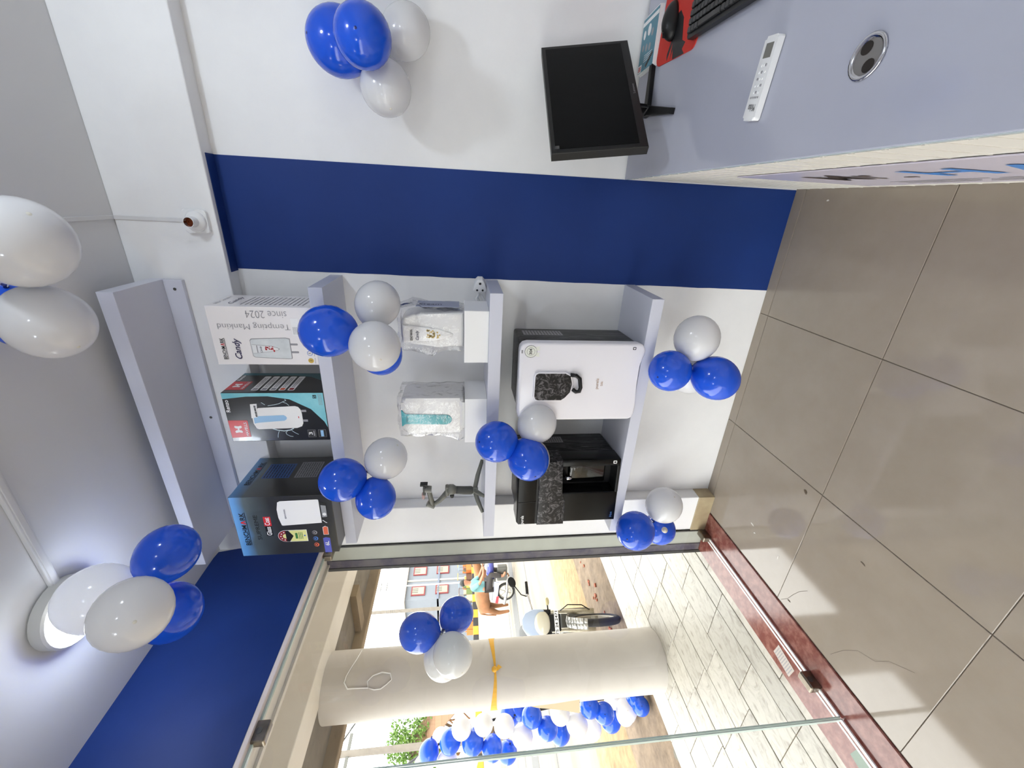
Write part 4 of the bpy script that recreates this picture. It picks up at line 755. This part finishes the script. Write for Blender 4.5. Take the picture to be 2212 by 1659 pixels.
# ================================================================ people, animals and street
def skin(name, verts, edges, radii, m, parent=None, sub=2, root=0):
    me = bpy.data.meshes.new(name); me.from_pydata(verts, edges, []); me.materials.append(m); o = link(name, me, parent)
    md = o.modifiers.new('skin', 'SKIN'); md.use_smooth_shade = True
    for i, q in enumerate(me.skin_vertices[0].data): q.radius = radii[i] if isinstance(radii[i], tuple) else (radii[i], radii[i]); q.use_root = (i == root)
    o.modifiers.new('sub', 'SUBSURF').levels = sub; o.modifiers['sub'].render_levels = sub
    return o
HDG = math.atan2(.408, .913)
cow = empty('cow', (-13.0, 9.9, -.2), HDG, 'brown cow standing on the road behind the rider', 'cow')
cv = [(0,0,1.02),(.35,0,1.0),(.75,0,1.0),(1.1,0,1.04),(1.35,0,1.12),(1.6,0,1.25),(1.78,0,1.18),(1.95,0,1.02),
      (.02,.14,.78),(-.02,.15,.45),(.0,.15,.06),(.02,-.14,.78),(-.1,-.15,.45),(-.06,-.15,.06),(1.1,.13,.75),(1.1,.13,.4),(1.1,.13,.06),(1.12,-.13,.75),(1.2,-.13,.4),(1.16,-.13,.06),(-.18,0,1.05),(-.24,0,.8),(-.25,0,.5),(1.72,.12,1.28),(1.72,-.12,1.28)]
ce_ = [(0,1),(1,2),(2,3),(3,4),(4,5),(5,6),(6,7),(0,8),(8,9),(9,10),(0,11),(11,12),(12,13),(3,14),(14,15),(15,16),(3,17),(17,18),(18,19),(0,20),(20,21),(21,22),(6,23),(6,24)]
cr_ = [.24,.29,.30,.26,.18,.14,.12,.07,.13,.07,.045,.13,.07,.045,.1,.055,.042,.1,.055,.042,.03,.02,.035,.03,.03]
skin('cow_body', cv, ce_, cr_, mat('cow_hide', rgb(112, 74, 44), .8, noise=(2.2, rgb(146, 98, 62), .35, .7)), cow)
mb = empty('rider_motorcycle', (-11.6, 9.4, -.2), HDG, 'blue and white motorcycle with a rider passing the cow', 'motorcycle')
wheel(mb, (0,0,.29), .29, .08); wheel(mb, (1.27,0,.29), .29, .075)
b = B(); b.tube([(-.25,0,.76),(.05,0,.74),(.45,0,.70)], [.05,.10,.09], 12); b.ob('seat', mat('seat_grey', rgb(150,150,152), .5), mb, smooth=True)
b = B(); b.tube([(.42,0,.72),(.62,0,.80),(.85,0,.80),(1.0,0,.74)], [.06,.13,.13,.06], 14); b.ob('fuel_tank', mat('bike_blue', rgb(60,66,140), .25, coat=.4), mb, smooth=True)
b = B(); b.prism([(-.3,.58),(.35,.50),(.38,.68),(-.28,.72)], (0,-.09,0), (1,0,0), (0,0,1), .02, .01); b.ob('side_cowl', mat('bike_lilac', rgb(170,176,206), .3), mb); b = B(); b.prism([(-.32,.55),(-.1,.52),(-.1,.6),(-.3,.64)], (0,-.12,0), (1,0,0), (0,0,1), .02); b.ob('tail_light', INKR, mb)
B().box(.4, .85, -.12, .12, .25, .58, .03).ob('engine', GREYM, mb); B().tube([(.6,-.15,.25),(.1,-.18,.27),(-.3,-.19,.36)], [.025,.045,.05], 10).ob('exhaust', CHROME, mb, smooth=True)
for s_ in (-1, 1): B().tube([(1.27,s_*.07,.29),(1.1,s_*.08,.85)], .025, 8).ob('fork_tube', CHROME, mb); B().tube([(1.05,s_*.05,.95),(1.0,s_*.32,1.02)], .013, 6).ob('handlebar', BLACK, mb)
pr_ = empty('person', (-11.6, 9.4, -.2), HDG, 'person in a pale teal shirt and dark trousers riding the passing motorcycle', 'person')
pv = [(.18,0,.88),(.2,0,1.1),(.28,0,1.34),(.32,0,1.47),(.36,0,1.6),(.37,0,1.7),(.26,.19,1.36),(.42,.24,1.14),(.72,.26,1.03),(.98,.3,1.03),(.26,-.19,1.36),(.42,-.24,1.14),(.72,-.26,1.03),(.98,-.3,1.03),(.24,.11,.85),(.66,.2,.80),(.6,.2,.38),(.74,.2,.32),(.24,-.11,.85),(.66,-.2,.80),(.6,-.2,.38),(.74,-.2,.32)]
pe = [(0,1),(1,2),(2,3),(3,4),(4,5),(2,6),(6,7),(7,8),(8,9),(2,10),(10,11),(11,12),(12,13),(0,14),(14,15),(15,16),(16,17),(0,18),(18,19),(19,20),(20,21)]
prad = [.15,.14,.15,.06,.095,.085,.07,.05,.04,.035,.07,.05,.04,.035,.1,.075,.045,.04,.1,.075,.045,.04]
skin('body', pv, pe, prad, mat('skin_tone', rgb(150, 104, 78), .6), pr_)
skin('shirt', pv[0:3]+[pv[6],pv[7],pv[10],pv[11],(.31,0,1.42)], [(0,1),(1,2),(2,3),(3,4),(2,5),(5,6),(2,7)], [.175,.175,.18,.095,.075,.095,.075,.075], mat('teal_shirt', rgb(100, 146, 148), .8), pr_)
skin('trousers', [(.2,0,.9),(.24,.11,.85),(.66,.2,.80),(.6,.2,.44),(.24,-.11,.85),(.66,-.2,.80),(.6,-.2,.44)], [(0,1),(1,2),(2,3),(0,4),(4,5),(5,6)], [.165,.12,.095,.075,.12,.095,.075], mat('dark_trousers', rgb(48, 44, 44), .85), pr_)
b = B(); bmesh.ops.create_uvsphere(b.bm, u_segments=14, v_segments=10, radius=1, matrix=Matrix.Translation((.345,0,1.68)) @ Matrix.Diagonal((.105,.095,.1,1))); b.ob('hair', BLKM, pr_, smooth=True)
for s_ in (-.033, .033): b = B(); bmesh.ops.create_uvsphere(b.bm, u_segments=8, v_segments=6, radius=.011, matrix=Matrix.Translation((.455, s_, 1.64))); b.ob('eye', INK, pr_)
b = B(); b.tube([(.455,0,1.63),(.48,0,1.6),(.455,0,1.59)], [.01,.014,.01], 6); b.ob('nose', MATS['skin_tone'], pr_)
# striped kerb
kb_ = empty('striped_kerb', (-41.5, 20, -.2), 0, 'yellow and black striped kerb across the road', 'kerb')
k0 = B().box(0, .5, 0, .95, 0, .55, .02, 1).mesh('kerb_block'); k1 = k0.copy(); k0.materials.append(mat('kerb_yellow', rgb(190,132,40), .8)); k1.materials.append(mat('kerb_black', rgb(36,35,36), .8))
for i in range(48): link('kerb_block', k0 if i % 2 else k1, kb_, (0, .96*i-8, 0))
# pale building
bd = empty('apartment_building', (-50, 40, -.2), 0, 'pale blue-grey building with red window frames across the road', 'building')
PB = mat('pale_blue_wall', rgb(108, 114, 122), .9, noise=(.3, rgb(115,120,127), .35, .75)); RFR = mat('red_frame', rgb(112, 40, 42), .7)
B().box(-10, 0, 0, 26, 0, 9.4).ob('wall', PB, bd); B().box(-10.2, .4, -.5, 26, 9.4, 10.0, .05).ob('roof', mat('white_roof', rgb(170,168,164), .8), bd); B().box(-10, .15, 0, 26, 4.9, 5.15).ob('floor_band', mat('band_grey', rgb(100,108,124), .9), bd); B().box(-.05, .12, 2.95, 3.2, 0, 9.4).ob('drain_pipe', mat('pipe_white', rgb(160,158,150), .7), bd)
def far_window(y0, y1, z0, z1):
    w_ = B().box(.0, .12, y0, y1, z0, z1).ob('window', RFR, bd); t = .16
    pn = B().box(.1, .14, y0+t, y1-t, z0+t, z1-t).ob('pane', mat('window_dull', rgb(140,134,118), .5), w_)
    for k in range(1, 4): B().box(.13, .17, y0+t+(y1-y0-2*t)*k/4-.04, y0+t+(y1-y0-2*t)*k/4+.04, z0+(z1-z0)*.5, z1-t).ob('bar', GREYM, w_)
for y0 in (.65, 4.0, 8.5, 12.5): far_window(y0, y0+1.45, 6.8, 8.7); far_window(y0+.1, y0+1.5, 3.6, 5.45 if y0 > 20 else 5.4)
# low shops with goods at its foot
R = random.Random(4); SH = [mat('stall_%s' % n_, c_, .8) for n_, c_ in (('orange', rgb(186,100,44)), ('red', rgb(166,48,36)), ('blue', rgb(104,128,156)), ('cream', rgb(160,148,126)), ('green', rgb(90,104,56)), ('yellow', rgb(184,144,60)), ('brown', rgb(82,56,40)))]
CN = ['orange','red','pale blue','cream','green','yellow','brown']
for i in range(15):
    y = 33+i*1.15; st = empty('market_stall', (-47+R.uniform(-.6,.6), y, -.2), 0, CN[i % 7]+' roofed market stall at the foot of the far building, number %d from the column' % (i+1), 'stall', 'market stalls across the road')
    st['label'] = CN[i % 7]+' fronted stall with '+CN[(i*3+1+i//7) % 7]+' awning behind the striped kerb'
    B().box(-.5, .5, 0, 1.05, .05, 1.15).ob('counter', SH[i % 7], st); B().prism([(0,0),(1.1,0),(1.1,.12),(0,.12)], (.6,0,2.05+R.uniform(0,.25)), (0,1,0), (-.95,0,.3), .05).ob('awning', SH[(i*3+1+i//7) % 7], st)
    for yy in (.03, 1.02): B().box(.45, .5, yy-.02, yy+.02, 0, 2.1).ob('post', GREYM, st)
    for k in range(4): b = B(); b.box(-.3+.2*k, -.15+.2*k, .15+R.random()*.3, .5+R.random()*.4, 1.15, 1.3+R.random()*.35, .01, 1); b.ob('goods', SH[(i+k*2) % 7], st)
# poles, wires, tree and tin roof
def pole(x, y, z0, z1, r0, r1, m, lab, arms=True, name='utility_pole'):
    e = empty(name, (x, y, z0), 0, lab, 'pole'); B().tube([(0,0,0),(0,0,z1-z0)], [r0,r1], 10).ob('post', m, e, smooth='auto')
    if arms:
        for z in (.4, 1.1): B().box(-.04, .04, -.6, .6, z1-z0-z-.05, z1-z0-z+.05).ob('cross_arm', GREYM, e)
        for q in (-.5, 0, .5): B().lathe([(0,.16),(.04,.14),(.03,.08),(.045,.04),(.03,0)], 8, Matrix.Translation((0,q,z1-z0-.35))).ob('insulator', WPL, e, smooth=True)
    return e
CONC = mat('concrete_pole', rgb(118, 112, 104), .9, noise=(4, rgb(100,94,86), .3, .8))
pole(-18, 8.42, -.2, 6.6, .13, .10, CONC, 'thick concrete pole in front of the leafy tree'); pole(-50+5, 42.4*.9, -.2, 12, .10, .07, mat('white_steel', rgb(160,156,150), .5), 'slim white lamp pole before the far building', True, 'lamp_pole'); pole(-45.3, 34.9, -.2, 14, .22, .18, CONC, 'tall grey pole left of the far building', False)
b = B()
for k in range(5): b.tube([(-18, 8.42+(k-2)*.22, 6.2-.1*k), (-25, 16, 5.3-.1*k), (-45, 38.2+(k-2)*.2, 11.5-.2*k)], .012, 5)
tag(b.ob('power_cable', BLKM), 'dark overhead cables strung between the street poles', 'cable')
tr = empty('street_tree', (-21, 10.1, -.2), 0, 'bright green leafy tree behind the concrete pole', 'tree')
B().tube([(0,0,0),(.1,0,1.6),(.0,.1,3.0)], [.16,.13,.08], 10).tube([(.05,0,1.6),(.7,.3,2.8)], [.08,.04], 8).tube([(.05,0,1.8),(-.5,-.6,3.0)], [.08,.04], 8).ob('trunk', mat('bark', rgb(110,88,66), .9), tr, smooth=True)
b = B(); R = random.Random(21); cs = [(0,0,3.4,1.0),(.7,.5,3.1,.8),(-.5,-.8,3.3,.85),(.1,-.9,2.6,.7),(-.2,.6,4.1,.7),(.2,-.3,4.3,.6),(.4,-.6,3.6,.8)]
for k in range(4200):
    cx, cy, cz, q = R.choice(cs); v = V((R.gauss(0,1),R.gauss(0,1),R.gauss(0,1))).normalized()*q*R.uniform(.45,1)**.5; p = V((cx,cy,cz))+v
    a = V((R.uniform(-1,1),R.uniform(-1,1),R.uniform(-1,1))).normalized()*.075; c = a.cross(V((R.random(),R.random(),R.random()))).normalized()*.04
    b.face([p-a, p+c, p+a, p-c])
tag(b.ob('foliage', mat('leaf_green', rgb(78, 112, 40), .6, noise=(1.5, rgb(108, 138, 56), .3, .7), translucent=.35), tr), kind='stuff')
hd = empty('tin_roof_shed', (-19.5, 9.9, -.2), 0, 'brown open shed roof with timber trusses beyond the column', 'shed'); BR = mat('shed_timber', rgb(128, 92, 60), .9)
for i in range(8): B().prism([(0,0),(.5,0),(.5,1.1),(0,1.1)], (-2.0+.5*i, -.5, 3.9-.28*i), (1,0,-.55), (0,1,.05), .03).ob('roof_sheet', mat('rusty_tin', rgb(110,82,58), .8, rand=.15), hd)
for i in range(6): B().tube([(-2.0+.7*i,-.4,3.85-.4*i),(-2.0+.7*i,-.4,2.9-.38*i)], .035, 6).tube([(-2.0+.7*i,-.4,2.95-.38*i),(-1.3+.7*i,-.4,3.4-.4*i)], .03, 6).ob('truss', BR, hd)
for x in (-1.9, 1.9): B().tube([(x,-.3,0),(x,-.3,3.7 if x < 0 else 1.7)], .06, 8).ob('post', BR, hd)
# ================================================================ small scraps on the shop floor
SCR = mat('paint_drip', rgb(226,222,214), .6); DRK = mat('dark_scrap', rgb(92, 78, 62), .8)
for x, y, a, b_, m, lab, n_ in ((-1.47,1.50,.012,.004,SCR,'long white paint drip on the floor near the pier','paint_drip'), (-1.50,1.47,.006,.003,SCR,'tiny white paint drip beside the long drip','paint_drip'), (-1.49,1.30,.010,.004,SCR,'white paint drip nearest the glass front','paint_drip'), (-1.10,1.30,.011,.008,DRK,'brown chip on the floor near a tile joint','scrap'), (.07,1.70,.006,.004,SCR,'white paint speck beside the desk and stripe','paint_drip'), (-1.18,.98,.010,.003,DRK,'dark curled scrap on the bright floor reflection','scrap'), (-1.62,1.17,.008,.004,DRK,'dark crumb beside the granite threshold','scrap')):
    speck(x, y, a, b_, m, n_, lab, .0004, random.Random(x).uniform(0, 3))

CRK = mat('crack_dark', rgb(96, 84, 70), .8)
def crack(pts, w_=.0016):
    b = B()
    for (x0, y0), (x1, y1) in zip(pts, pts[1:]):
        dx, dy = x1-x0, y1-y0; L_ = math.hypot(dx, dy); nx, ny = -dy/L_*w_/2, dx/L_*w_/2
        b.face([(x0+nx,y0+ny,.0004),(x0-nx,y0-ny,.0004),(x1-nx,y1-ny,.0004),(x1+nx,y1+ny,.0004)])
    b.ob('crack', CRK, fl)
crack([(-1.655,1.205),(-1.62,1.18),(-1.575,1.165),(-1.53,1.145),(-1.49,1.115)]); crack([(-1.63,.93),(-1.56,.90),(-1.50,.86),(-1.47,.80),(-1.42,.77),(-1.37,.70)], .001)
